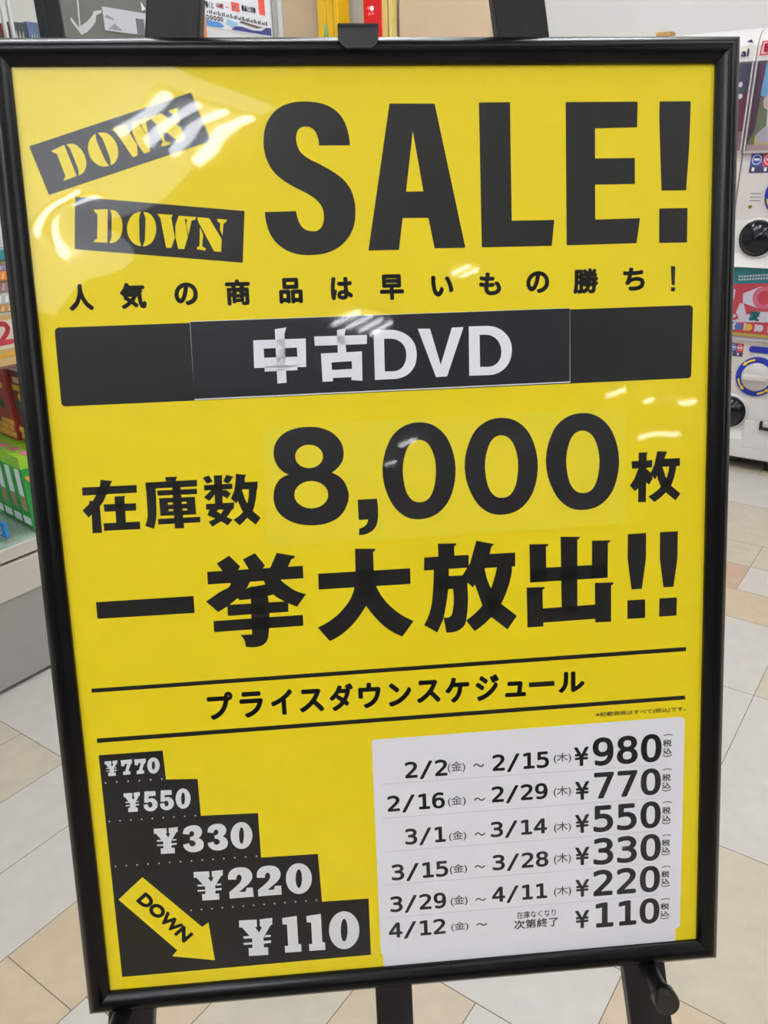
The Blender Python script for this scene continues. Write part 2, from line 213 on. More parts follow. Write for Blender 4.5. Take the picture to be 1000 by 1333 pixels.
'stock': [[[[21.3,337],[67.7,336.8],[67.3,343.5],[21.1,344]]],[[[37.6,331],[47.4,332.4],[45.7,335.3],[44.8,337.6],[41.2,344.5],[37.7,350.8],[34.8,354],[26.9,361],[24.4,363.5],[19.8,357],[25.9,351.6],[26.5,348.9],[29.4,349],[32.5,344.1],[36.5,336.6]]],[[[27.8,352.3],[34.8,353.3],[34.5,377.3],[26.3,377.3]]],[[[38.1,352.5],[65.8,352.7],[65.3,359.1],[38.4,358.9]]],[[[48,346],[57.5,345.9],[56.3,347.5],[55.7,369.2],[47.4,369.1]]],[[[36.5,369.1],[67.7,368.9],[67.5,375.7],[36.5,375.7]]],[[[92.6,331],[103,331],[101.2,334.7],[92.9,334.7]]],[[[75.3,335.1],[119.7,334.5],[119.5,340.2],[75.3,340.7]]],[[[75.3,335.1],[83.7,335.3],[83.6,341],[83.5,346.7],[83.3,352.5],[82.9,358.2],[82.7,360.2],[82.6,362.3],[82.3,364.3],[82,366.3],[81.5,368.8],[80.8,371.2],[80,373.7],[79.2,376.1],[71.8,373],[72.6,371.3],[73.4,369.6],[74,367.8],[74.4,366],[74.8,364],[75,361.9],[75.1,359.9],[75.1,357.9],[75.3,352.1],[75.4,346.4],[75.4,340.7]]],[[[84.7,342.4],[119.1,342.4],[118.9,347],[85,346.9]]],[[[85.8,349.2],[116.7,349.4],[116.7,364.9],[85.8,364.8]],[[93,353.4],[97.3,353.4],[97.3,355.3],[93.1,355.3]],[[104.9,353.3],[109.1,353.3],[109.1,355.1],[105,355.1]],[[93.1,359.3],[97.2,359.3],[97.2,361],[93.2,361.1]],[[105.1,359.3],[109.3,359.3],[109.3,361],[105.2,361]]],[[[98,334.6],[105.5,334.9],[105,341.6],[105,353.1],[105.3,376.6],[97.3,376.5],[97.7,352.8]]],[[[83.4,367.4],[120,367.1],[119.8,372],[83.3,372.4]]],[[[124.9,333],[130.2,331.1],[133.2,336.4],[129.7,338],[127.7,337.9]]],[[[145.2,331.3],[151.4,333.1],[147.7,337.7],[145.6,339],[142.3,336.8]]],[[[134.5,331.3],[142.2,331.4],[141.4,333.1],[140.4,356.1],[133.7,356.1]]],[[[125.3,339.5],[149.9,339.2],[149.8,343.9],[125.3,344.2]]],[[[134.7,342.2],[134.3,348],[128.9,353.6],[124.5,350.2],[131.2,344.1]]],[[[140.5,344.5],[144.5,344.7],[148,347.9],[144.7,352.2],[140.2,349.2]]],[[[125.7,356.2],[150.3,355.8],[150,360.2],[149,361.9],[125.6,361.2]]],[[[128.6,361.2],[136.6,361.5],[134.5,363],[138.3,365.5],[148,371.1],[143.3,376],[137.8,372],[126.3,366]]],[[[141.3,360.9],[148.3,361.5],[145,366.5],[138.5,371.7],[129.8,376.6],[126.8,371.8],[134.7,368.8],[138.3,365.5]]],[[[153.5,330.7],[162.5,331.9],[160.9,335.2],[161,338.3],[157.9,345.3],[152.3,356.9],[147.7,352.3],[151.1,345.7],[153.1,336.3]]],[[[159.7,338.4],[172.1,338.3],[171.6,344.9],[155.2,344.5]]],[[[163.9,344.9],[171,344.5],[170.5,347.7],[170,350.9],[169.3,354.1],[168.4,357.3],[168,359.1],[167.4,360.8],[166.8,362.5],[166,364.1],[164.7,365.9],[163.3,367.5],[161.7,369.1],[160.1,370.6],[158.6,372.2],[157,373.7],[155.3,375.1],[153.7,376.5],[148.7,371.1],[150.7,370],[152.8,368.7],[154.7,367.3],[156.4,365.7],[157.7,364.3],[158.9,362.9],[160,361.3],[160.9,359.7],[161.6,357.9],[162.2,356.1],[162.7,354.2],[163.1,352.3],[163.4,350.5],[163.7,348.6],[163.8,346.7]]],[[[152,351.8],[156.6,344.5],[157.9,345.3],[160.5,354.9],[166,364.1],[172.6,370.5],[167.8,376.5],[161.5,370.7],[156.6,362.9],[154.4,356.7]]],[[[509.7,334.3],[529.3,334.1],[529.2,340.7],[510.5,341.2]]],[[[516.5,326.7],[525.1,326.9],[524,329],[523.7,372.3],[516.3,372.2]]],[[[516.6,340.6],[517.3,344.8],[517.4,358.2],[513.5,361.9],[508.4,356.7],[512.7,350.2]]],[[[523.4,341.2],[527.8,345.3],[530,351],[526.5,356.5],[523.2,353.5]]],[[[533.9,326.2],[543.3,326.8],[540.7,333.2],[538.6,340.8],[532.2,351.8],[527.5,346.6],[531.3,338.4]]],[[[539.9,333.3],[555.3,333.2],[555.4,340.4],[537.2,340.7]]],[[[545.1,340.3],[552,340.3],[551.7,342.7],[551.4,345],[550.9,347.4],[550.3,349.7],[549.7,351.9],[549,354],[548.2,356.1],[547.2,358.1],[545.9,360.1],[544.4,362],[542.8,363.9],[541.1,365.6],[538.9,367.6],[536.6,369.4],[534.2,371.1],[531.7,372.7],[525.9,367.2],[528,366.2],[530,365.1],[531.9,363.8],[533.8,362.4],[535.6,360.9],[537.3,359.3],[538.9,357.5],[540.2,355.6],[541.6,353.4],[542.7,351],[543.7,348.5],[544.5,345.9],[544.8,344.6],[545,343.2],[545.1,341.8]]],[[[533.5,340.6],[539,340.8],[542.4,350.8],[547.2,358.1],[556.4,365.9],[551.8,372.1],[544,365.7],[537.4,358.4],[534.4,351.2]]]],
'slogan': [[[[23.3,439.1],[108.6,438.1],[108.3,453.7],[23.1,454.3]]],[[[131.2,409.7],[142.5,403.2],[151.6,413.4],[148,418.4],[136.3,417.8]]],[[[154.4,407.2],[165.4,402],[173.6,413.5],[169.4,418.5],[159.8,418]]],[[[184.6,402.7],[200.7,406.4],[199.8,408.3],[197.2,409.4],[193.7,416.1],[186.8,419.9],[177.7,416.8]]],[[[122.2,416.8],[207.1,415.7],[207,427.1],[122,428.3]]],[[[140.3,427],[159.7,427],[156.7,432.6],[154.6,435.2],[152.3,437.7],[149.9,440],[147.3,442.2],[143,445.5],[138.5,448.7],[133.9,451.5],[129.1,454.1],[119.1,443.8],[122.2,441.9],[125.3,440],[128.4,438],[131.4,436],[134.6,434.5],[138,433.1],[140.9,431.3],[142.2,428.7],[142,428.1],[141.5,427.6],[140.9,427.2]]],[[[171,426.5],[186.3,427.3],[187.7,428.8],[189.1,430.2],[190.6,431.6],[192.2,432.9],[193.8,434.3],[195.5,435.7],[197.2,437],[199.1,438.1],[201.4,439.3],[203.8,440.3],[206.2,441.1],[208.7,441.8],[199.7,453.1],[197,451.9],[194.4,450.6],[191.7,449.2],[189.2,447.7],[186.6,446.1],[184,444.6],[181.5,442.8],[179.3,440.7],[176.7,437.5],[174.4,434.1],[172.5,430.4]]],[[[146.5,440],[148.7,444.2],[159,443.7],[175.1,441.6],[180.4,440.3],[175.8,430.5],[157.2,433.2]]],[[[137.7,448],[187.1,447.6],[192.3,447.9],[191.7,457.3],[137.5,458.1]]],[[[124.4,462.2],[204.5,460.9],[204.4,471.1],[124.1,472.4]]],[[[159.3,432.2],[173.1,433],[174.5,444.6],[174.8,456.4],[174.1,468.3],[172.1,480.1],[171.8,481.2],[171.4,482.3],[170.9,483.3],[170.3,484.3],[169.1,485.4],[167.8,486.4],[166.4,487.2],[164.9,487.8],[161.5,488.5],[158.1,488.7],[154.7,488.4],[151.4,487.7],[151.4,486],[151.2,484.2],[150.8,482.5],[150.3,480.9],[149.7,479.7],[149,478.5],[148.1,477.4],[147.2,476.4],[157.8,476.5]]],[[[254.7,402.5],[272.9,403.4],[272.8,405],[270.8,406.5],[270.7,424],[272.3,439],[252.5,438],[254.2,423.1]]],[[[220.4,423.7],[303.8,423],[303.7,437.5],[220.1,438.3]]],[[[252.5,437.4],[252,439.7],[251.3,442],[250.4,444.2],[249.4,446.4],[247.9,449.1],[246.1,451.8],[244.2,454.3],[242.1,456.7],[239.6,459.4],[236.9,461.9],[234.1,464.2],[231.1,466.4],[227.9,468.5],[224.5,470.3],[221,472],[217.4,473.5],[227.6,487.1],[231.4,485.4],[235.1,483.5],[238.7,481.3],[242.1,478.9],[245,476.5],[247.9,473.8],[250.5,471.1],[253.1,468.2],[255.6,465.2],[257.9,462.1],[260.1,458.9],[262.1,455.7],[272.4,438]]],[[[253.5,437.5],[262.1,455.7],[264,458.6],[265.9,461.4],[267.9,464.2],[270,467],[272.4,469.8],[274.8,472.7],[277.4,475.4],[280.2,477.9],[283.4,480.4],[286.9,482.7],[290.5,484.8],[294.2,486.7],[305.3,472.5],[301.7,470.6],[298.1,468.6],[294.6,466.3],[291.3,463.8],[288.3,461.2],[285.4,458.4],[282.7,455.5],[280.2,452.4],[277.9,449.1],[275.8,445.7],[274,442.1],[272.4,438.5]]],[[[329.9,401.6],[346.7,402.1],[346.7,403.7],[344.8,404.7],[344.8,414.3],[330,414.6]]],[[[317,413.7],[357.9,413.3],[357.6,425.1],[316.4,425.8]]],[[[325.4,425],[339.2,424.7],[339.2,429.8],[339,434.9],[338.6,440],[338,445.1],[337,452.1],[335.7,459.2],[334.2,466.1],[332.4,473.1],[326.7,484.6],[314.8,477],[316.9,473.3],[318.7,469.5],[320.2,465.6],[321.5,461.5],[322.6,456.8],[323.3,451.9],[323.8,447.1],[324.3,442.2],[324.7,437.9],[325,433.6],[325.3,429.3]]],[[[328.9,432.2],[353.3,432.1],[356.4,430.9],[356,443.9],[328.5,444.6]]],[[[342.4,443.2],[356,442.8],[356.3,450.1],[356.1,457.5],[355.5,464.8],[354.4,472.1],[354.1,474.1],[353.6,476.1],[353,478],[352.1,479.7],[350.7,481.2],[349.1,482.4],[347.3,483.5],[345.5,484.3],[343,485],[340.4,485.4],[337.8,485.5],[335.2,485.3],[333,470.7],[334.6,471.1],[336.3,471.2],[338,470.9],[339.4,470.2],[340.4,469.1],[341,467.8],[341.4,466.3],[341.7,464.9],[342.6,459.5],[343,454],[342.9,448.6]]],[[[365.3,400.6],[381.9,404.6],[379,406.9],[377.2,413.8],[372.1,426.9],[361,443.9],[354.3,437.3],[351.7,432],[358.9,421.4]]],[[[376.2,413.5],[401,413.3],[400.8,426.2],[370.6,426.3]]],[[[383.9,425.9],[397.9,426.1],[397.7,429.2],[397.3,432.3],[396.8,435.4],[396,438.4],[394.3,444.2],[392.2,449.9],[389.8,455.5],[387,460.8],[384.8,464.2],[382.4,467.5],[379.8,470.5],[377,473.4],[373.4,476.8],[369.7,479.9],[365.7,482.8],[361.6,485.5],[353.8,474.8],[358.2,471.9],[362.4,468.6],[366.3,465],[369.8,461],[372.1,457.5],[374.2,453.8],[376,450],[377.6,446.1],[379.5,441.2],[381.2,436.2],[382.7,431.1]]],[[[360.7,436.6],[372.2,426.4],[374.1,436.2],[378.1,446.7],[387,460.8],[401.6,473.2],[392.5,485.6],[377.6,472.9],[369.2,460.9],[363.7,443.2]]],[[[443.4,400.8],[461.6,401.7],[461.4,403.1],[459.2,404.2],[458.9,475.1],[444.1,474.3]]],[[[414.3,406.3],[431.9,407],[431.9,408.3],[429.7,409.4],[429.8,429.2],[429.7,441.7],[414.5,442.2]]],[[[473,405.8],[490.2,406.3],[490.2,407.7],[488,408.9],[487.8,441.5],[472.7,440.7]]],[[[414.7,429],[487.8,428.6],[487.8,441.5],[414.5,442.2]]],[[[411.2,446.7],[428.2,447.1],[428.2,448.4],[426,449.7],[426.5,484.7],[411.4,484.8]]],[[[475.7,445.8],[493.3,446.2],[493.3,447.5],[491.1,449.3],[491.2,483.9],[476,483.7]]],[[[425.6,467.5],[477.1,466.4],[477.1,480.1],[426,481]]],[[[506.8,401.5],[524.2,401.1],[524.3,425.3],[520.6,453.8],[510.7,454],[506.7,424.4]]],[[[506.8,464.2],[523.8,464.1],[524,482],[506.9,482.1]]],[[[537.4,401],[554.5,401],[554.4,426.9],[551,453.5],[541.4,453.6],[537.5,426]]],[[[537.6,464],[554.5,463.9],[554.4,481.5],[537.5,481.7]]]],
'title': [[[[176.4,217.3],[221.2,217],[220.3,241],[175.7,240.5]],[[184.8,224.5],[195,224.3],[195,232],[184.8,232.2]],[[203,224.6],[213.2,224.4],[213.2,232.1],[202.8,232.2]],[[184.8,239.2],[212.8,238.9],[212.5,243.5],[184.5,243.8]]],[[[195.3,208.6],[205.2,207.3],[203.2,213],[202.6,253.8],[194.7,254.3]]],[[[228.4,215.6],[274,215.5],[273.6,223.2],[228.7,223.5]]],[[[248.4,210.8],[256.1,209.4],[254.6,215.6],[255.7,230.8],[248.1,231.1]]],[[[233.5,230.1],[269,229.3],[268.3,254.3],[258.7,253.5],[258.8,250.9],[242.7,251.1],[242.6,253.9],[233.7,254.1]],[[242.2,237.9],[259.7,237.3],[259.7,243.9],[242.3,244.3]]],[[[279.9,211.7],[293.8,211.8],[296.9,212],[300,212.6],[302.9,213.5],[305.7,214.7],[308.1,216.1],[310.3,217.8],[312.3,219.8],[313.9,222],[315.2,224.5],[316,227.1],[316.5,229.9],[316.7,232.7],[316.5,235.7],[316,238.7],[315.2,241.7],[313.8,244.4],[312.2,246.6],[310.2,248.7],[308,250.4],[305.5,251.7],[302.6,252.8],[299.5,253.5],[296.4,253.8],[293.3,253.7],[279.2,254]],[[288.7,219.2],[294.7,219.3],[296.9,219.6],[299.1,220.2],[301.2,221.2],[303,222.4],[304.4,223.7],[305.6,225.3],[306.5,227],[307.1,228.8],[307.5,231.2],[307.6,233.6],[307.3,235.9],[306.8,238.3],[306,240.2],[305,242.1],[303.7,243.8],[302.1,245.2],[300.2,246.2],[298,246.9],[295.8,247.2],[293.6,247.1],[288.2,247.1]]],[[[318.4,211.6],[329,211.9],[337.5,242.8],[348.2,211.5],[358.5,211.3],[342.8,253],[333,253.3]]],[[[363.1,210.9],[378.7,210.9],[381.9,211.1],[385.1,211.7],[388.1,212.7],[390.9,214.1],[393.3,215.7],[395.3,217.6],[397.2,219.7],[398.7,222.1],[399.7,224.3],[400.4,226.7],[400.8,229.2],[401,231.6],[400.7,234.7],[400.2,237.8],[399.2,240.7],[397.8,243.5],[396.2,245.7],[394.3,247.7],[392.1,249.5],[389.7,250.9],[386.9,252],[383.9,252.8],[380.9,253.1],[377.8,253.1],[362.5,253.1]],[[372.5,218.3],[378.6,218.4],[380.5,218.7],[382.4,219.2],[384.2,220],[385.9,221],[387.5,222.4],[388.8,224],[389.9,225.9],[390.7,227.8],[391.3,230.1],[391.5,232.5],[391.4,234.9],[391,237.3],[390.3,239.2],[389.4,240.9],[388.1,242.5],[386.6,243.8],[384.7,244.9],[382.5,245.6],[380.2,246],[378,246],[372.3,245.8]]]],
'badge2_box': [[[[39.5,98.3],[176.3,111.8],[171.9,153.2],[35,139.5]]]],
'badge2_letters': [[[[53.4,108.6],[64.8,108.5],[62,134.9],[50.9,134.3],[52.1,132.3],[54,131.9],[56.3,112.3],[54.2,110.8]]],[[[66.6,109.1],[67.8,109.1],[69.1,109.3],[70.3,109.7],[71.4,110.3],[72.6,111.5],[73.6,113],[74.4,114.6],[75,116.2],[75.4,117.8],[75.6,119.4],[75.6,121.1],[75.4,122.8],[75.2,124.6],[74.8,126.5],[74.1,128.3],[73.3,130],[72.5,131.2],[71.5,132.3],[70.4,133.3],[69.2,134.1],[67.8,134.7],[66.4,135.1],[64.9,135.4],[63.5,135.4],[65.7,131.4],[67.7,112.5]]],[[[91.5,110.7],[89.7,111],[87.8,111.6],[86.1,112.4],[84.5,113.5],[83.2,114.7],[82,116.1],[81.1,117.6],[80.3,119.2],[79.6,120.8],[79.2,122.4],[79,124.1],[78.9,125.8],[79,127.5],[79.4,129.2],[79.9,130.8],[80.6,132.4],[81.4,133.7],[82.3,134.9],[83.4,136],[84.7,136.9],[85.7,137.4],[86.9,137.8],[88.1,138],[89.4,138.1],[88.3,133.3],[89.6,115.7]]],[[[93.3,111],[94.8,111.2],[96.2,111.6],[97.6,112.2],[98.8,113],[100.1,114.4],[101.1,116],[101.9,117.8],[102.4,119.6],[102.7,121.4],[102.8,123.2],[102.7,125.1],[102.4,126.9],[101.9,128.9],[101.2,130.7],[100.3,132.5],[99.2,134.2],[98.2,135.3],[97,136.3],[95.7,137.1],[94.4,137.8],[93.4,138.1],[92.5,138.3],[91.5,138.4],[90.5,138.4],[92.8,133.3],[94.8,115.8]]],[[[104.5,112.8],[117.2,113.9],[115.8,116.2],[117,128.7],[117.6,131.6],[113.8,140.1],[109.6,139.9],[106.8,116]]],[[[118.6,122.1],[122,114.6],[127.5,115.2],[126.7,117.9],[128.1,131.8],[124.3,141.3],[119.4,141],[117.9,131.6]]],[[[126.5,115.2],[136.2,115.8],[135.3,118],[132.2,118.7],[128.7,130.4],[127.4,122.3],[128.5,117.9],[126.8,117.1]]],[[[138.6,123.9],[140.8,129.9],[139.3,139.4],[142.2,141],[141.7,142.9],[134.5,141.6],[135.4,139.7],[137.1,139.1]]],[[[137,116.1],[146.7,117],[155.8,133.8],[154.6,144.2],[148.9,143.6],[137.5,119.5]]],[[[153.2,117.6],[161.4,118.5],[160.2,120.7],[158.3,121.4],[156.7,130.9],[154.9,126.4],[155.6,121.3],[153.4,119.8]]]],
'badge1_box': [[[[7.2,59.1],[139.6,19.4],[152.7,56.7],[18.9,96.7]]]],
'badge1_letters': [[[[24.3,62.8],[35,58.4],[42.5,82.3],[31.8,86],[32.2,83.8],[33.7,82.7],[28.4,64.9],[25.9,64.4]]],[[[36.8,58.2],[38,57.8],[39.3,57.5],[40.6,57.4],[41.8,57.5],[43.4,58],[44.9,58.9],[46.2,60],[47.4,61.2],[48.4,62.4],[49.2,63.8],[49.8,65.2],[50.4,66.7],[50.8,68.4],[51.2,70.2],[51.3,72],[51.1,73.8],[50.8,75.1],[50.3,76.5],[49.6,77.7],[48.8,78.9],[47.8,79.9],[46.6,80.8],[45.4,81.6],[44,82.2],[44.5,77.8],[39.2,60.7]]],[[[60.7,50.2],[59.1,51.2],[57.7,52.4],[56.4,53.7],[55.3,55.2],[54.5,56.8],[54,58.4],[53.6,60.1],[53.5,61.8],[53.5,63.4],[53.8,65],[54.2,66.5],[54.8,68],[55.5,69.4],[56.5,70.8],[57.6,72],[58.8,73.1],[60.1,73.9],[61.4,74.6],[62.9,75.1],[64.4,75.4],[65.6,75.4],[66.8,75.3],[68.1,75.1],[69.2,74.7],[66.4,70.9],[60.8,55.3]]],[[[62.5,49.8],[63.9,49.4],[65.5,49.1],[67,49.2],[68.4,49.4],[70.1,50.1],[71.7,51.1],[73.1,52.4],[74.3,53.8],[75.3,55.2],[76.1,56.7],[76.7,58.4],[77.1,60.1],[77.4,61.9],[77.5,63.8],[77.3,65.7],[76.9,67.6],[76.4,68.9],[75.7,70.2],[74.8,71.4],[73.8,72.5],[73,73.1],[72.2,73.7],[71.4,74.2],[70.5,74.5],[70.6,69.3],[65.8,53.4]]],[[[73.6,47.1],[85.8,43.3],[85.4,45.8],[91.3,56.1],[93,58.4],[92.7,67.1],[88.7,68.5],[77,49]]],[[[90.3,49.8],[90.5,42],[95.9,40.6],[96.1,43.1],[102.8,54.6],[103,64.2],[98.2,65.8],[93.2,58.3]]],[[[94.9,40.9],[104.2,37.8],[104.2,40],[101.6,41.8],[102.8,53.1],[98.5,46.6],[97.8,42.5],[95.9,42.5]]],[[[109.5,43.9],[113.7,48.2],[116,57],[119.3,57.2],[119.6,59],[112.4,60.6],[112.6,58.6],[113.9,57.5]]],[[[105,37.8],[114.4,34.9],[129.2,45.9],[132,55.3],[126.5,57],[106.7,40.5]]],[[[120.6,33],[128.4,30.7],[128.1,33],[126.6,34.3],[128.8,43.1],[125.4,40],[124.1,35.3],[121.5,34.8]]]],
'step770': [[[[16.5,588.3],[22.6,588.3],[22.4,591.2],[21.8,591.4],[22.9,593.7],[24.1,591.5],[23.5,591.2],[23.6,588.3],[28,588],[27.7,590.8],[27.1,591],[24.2,595.8],[24,599.7],[25.4,599.7],[25.3,602.8],[18.6,602.8],[18.7,599.6],[20.1,599.6],[20.3,596.1],[17.3,591.1],[16.4,591.2]]],[[[17.3,594.7],[19.6,594.7],[20.2,595.7],[17.4,595.7]]],[[[17.2,597.4],[20.2,597.4],[20.1,598.1],[17.2,598.2]]],[[[25.1,594.9],[26.8,594.8],[26.7,595.6],[24.5,595.7]]],[[[24.1,597.1],[26.8,597],[26.6,598.1],[24.1,598.2]]],[[[30.9,588.2],[41,588],[40.9,591.2],[39.9,592.5],[39,594],[38.3,595.5],[37.8,596.7],[37.4,598],[37.2,599.3],[38.6,599.4],[38.5,602.5],[31.9,602.7],[32.2,599.5],[34.1,599.1],[36.5,592],[34.4,592],[33.7,594],[31.1,594.1]]],[[[43.1,588.3],[53.4,588.2],[53.4,591.3],[52.3,592.6],[51.4,594],[50.6,595.5],[50.2,596.8],[49.8,598.1],[49.6,599.4],[51,599.5],[50.9,602.5],[44.1,602.7],[44.4,599.6],[46.4,599.1],[48.8,592.1],[46.7,592.1],[46,594.1],[43.3,594.1]]],[[[65.5,595.8],[65.2,597.5],[64.6,599.1],[63.8,600.6],[62.8,601.8],[61.7,602.6],[60.5,603.1],[59.2,603.2],[58,602.9],[56.8,602.3],[55.9,601.3],[55.1,599.9],[54.6,598.4],[54.3,596.7],[54.3,595],[54.6,593.2],[55.1,591.6],[55.9,590.2],[56.9,589],[58.1,588.1],[59.3,587.7],[60.6,587.6],[61.8,587.8],[62.9,588.5],[63.9,589.5],[64.7,590.8],[65.2,592.3],[65.5,594]],[[61.3,595.5],[61.1,596.9],[60.8,598.2],[60.3,599.1],[59.8,599.6],[59.3,599.5],[58.8,599],[58.5,598],[58.4,596.7],[58.4,595.3],[58.6,593.8],[59,592.6],[59.5,591.6],[60,591.2],[60.5,591.2],[60.9,591.7],[61.2,592.7],[61.4,594]]]],
'step550': [[[[30.6,620.6],[38.3,620.7],[38.2,624.4],[37.4,624.7],[38.8,627.6],[40.3,624.8],[39.5,624.4],[39.7,620.7],[45.3,620.3],[45,623.9],[44.1,624.2],[40.5,630.4],[40.3,635.4],[42,635.3],[41.9,639.4],[33.3,639.4],[33.5,635.3],[35.2,635.2],[35.5,630.7],[31.6,624.3],[30.4,624.3]]],[[[31.6,629],[34.5,629],[35.3,630.2],[31.8,630.2]]],[[[31.5,632.4],[35.3,632.4],[35.2,633.4],[31.5,633.4]]],[[[41.5,629.2],[43.8,629.1],[43.6,630.1],[40.8,630.2]]],[[[40.4,632],[43.7,631.9],[43.5,633.3],[40.4,633.4]]],[[[49.6,620.1],[59.5,620.5],[59.3,625.1],[52.8,625.1],[52.6,627.7],[54,627.3],[55.4,627.2],[56.8,627.5],[58,628.2],[59.1,629.3],[59.9,630.6],[60.4,632],[60.5,633.6],[60.3,635.2],[59.7,636.7],[58.6,637.9],[57.4,639],[56,639.7],[54.6,640.1],[53.1,640.1],[51.8,639.9],[50.6,639.3],[49.5,638.6],[48.8,637.8],[48.2,636.9],[47.7,635.9],[47.9,633.1],[51.6,632.8],[51.6,634.2],[52,635.5],[52.9,636.3],[53.7,636.4],[54.4,636],[55.1,635.3],[55.5,634.5],[55.6,633.5],[55.5,632.5],[55.2,631.7],[54.6,631.1],[53.9,630.7],[53.2,630.7],[52.5,631],[51.9,631.4],[48.3,631.2]]],[[[64.4,620.2],[74.2,620.6],[74,625.2],[67.6,625.2],[67.4,627.8],[68.8,627.3],[70.2,627.2],[71.6,627.5],[72.8,628.3],[73.8,629.3],[74.6,630.6],[75.1,632.1],[75.3,633.7],[75.1,635.2],[74.4,636.7],[73.4,638],[72.2,639],[70.8,639.7],[69.4,640.1],[67.9,640.1],[66.7,639.9],[65.5,639.3],[64.4,638.6],[63.7,637.8],[63.1,636.9],[62.6,635.9],[62.8,633.1],[66.5,632.8],[66.5,634.2],[66.9,635.5],[67.7,636.3],[68.5,636.4],[69.3,636],[69.9,635.4],[70.3,634.5],[70.4,633.5],[70.3,632.6],[70,631.8],[69.4,631.1],[68.7,630.7],[68,630.7],[67.4,631],[66.8,631.5],[63.2,631.2]]],[[[90.8,630.3],[90.4,632.5],[89.7,634.6],[88.8,636.5],[87.6,638],[86.2,639.1],[84.7,639.7],[83.1,639.8],[81.6,639.5],[80.3,638.6],[79.1,637.3],[78.1,635.6],[77.5,633.7],[77.1,631.5],[77.1,629.3],[77.5,627.1],[78.2,625],[79.1,623.1],[80.3,621.6],[81.7,620.6],[83.2,619.9],[84.8,619.8],[86.2,620.2],[87.6,621],[88.8,622.3],[89.8,624],[90.4,625.9],[90.8,628.1]],[[85.7,629.9],[85.4,632],[85,633.9],[84.4,635.2],[83.8,635.9],[83.1,635.8],[82.6,635.1],[82.3,633.6],[82.1,631.8],[82.2,629.7],[82.4,627.6],[82.9,625.7],[83.5,624.4],[84.1,623.7],[84.7,623.8],[85.3,624.5],[85.6,625.9],[85.8,627.8]]]],
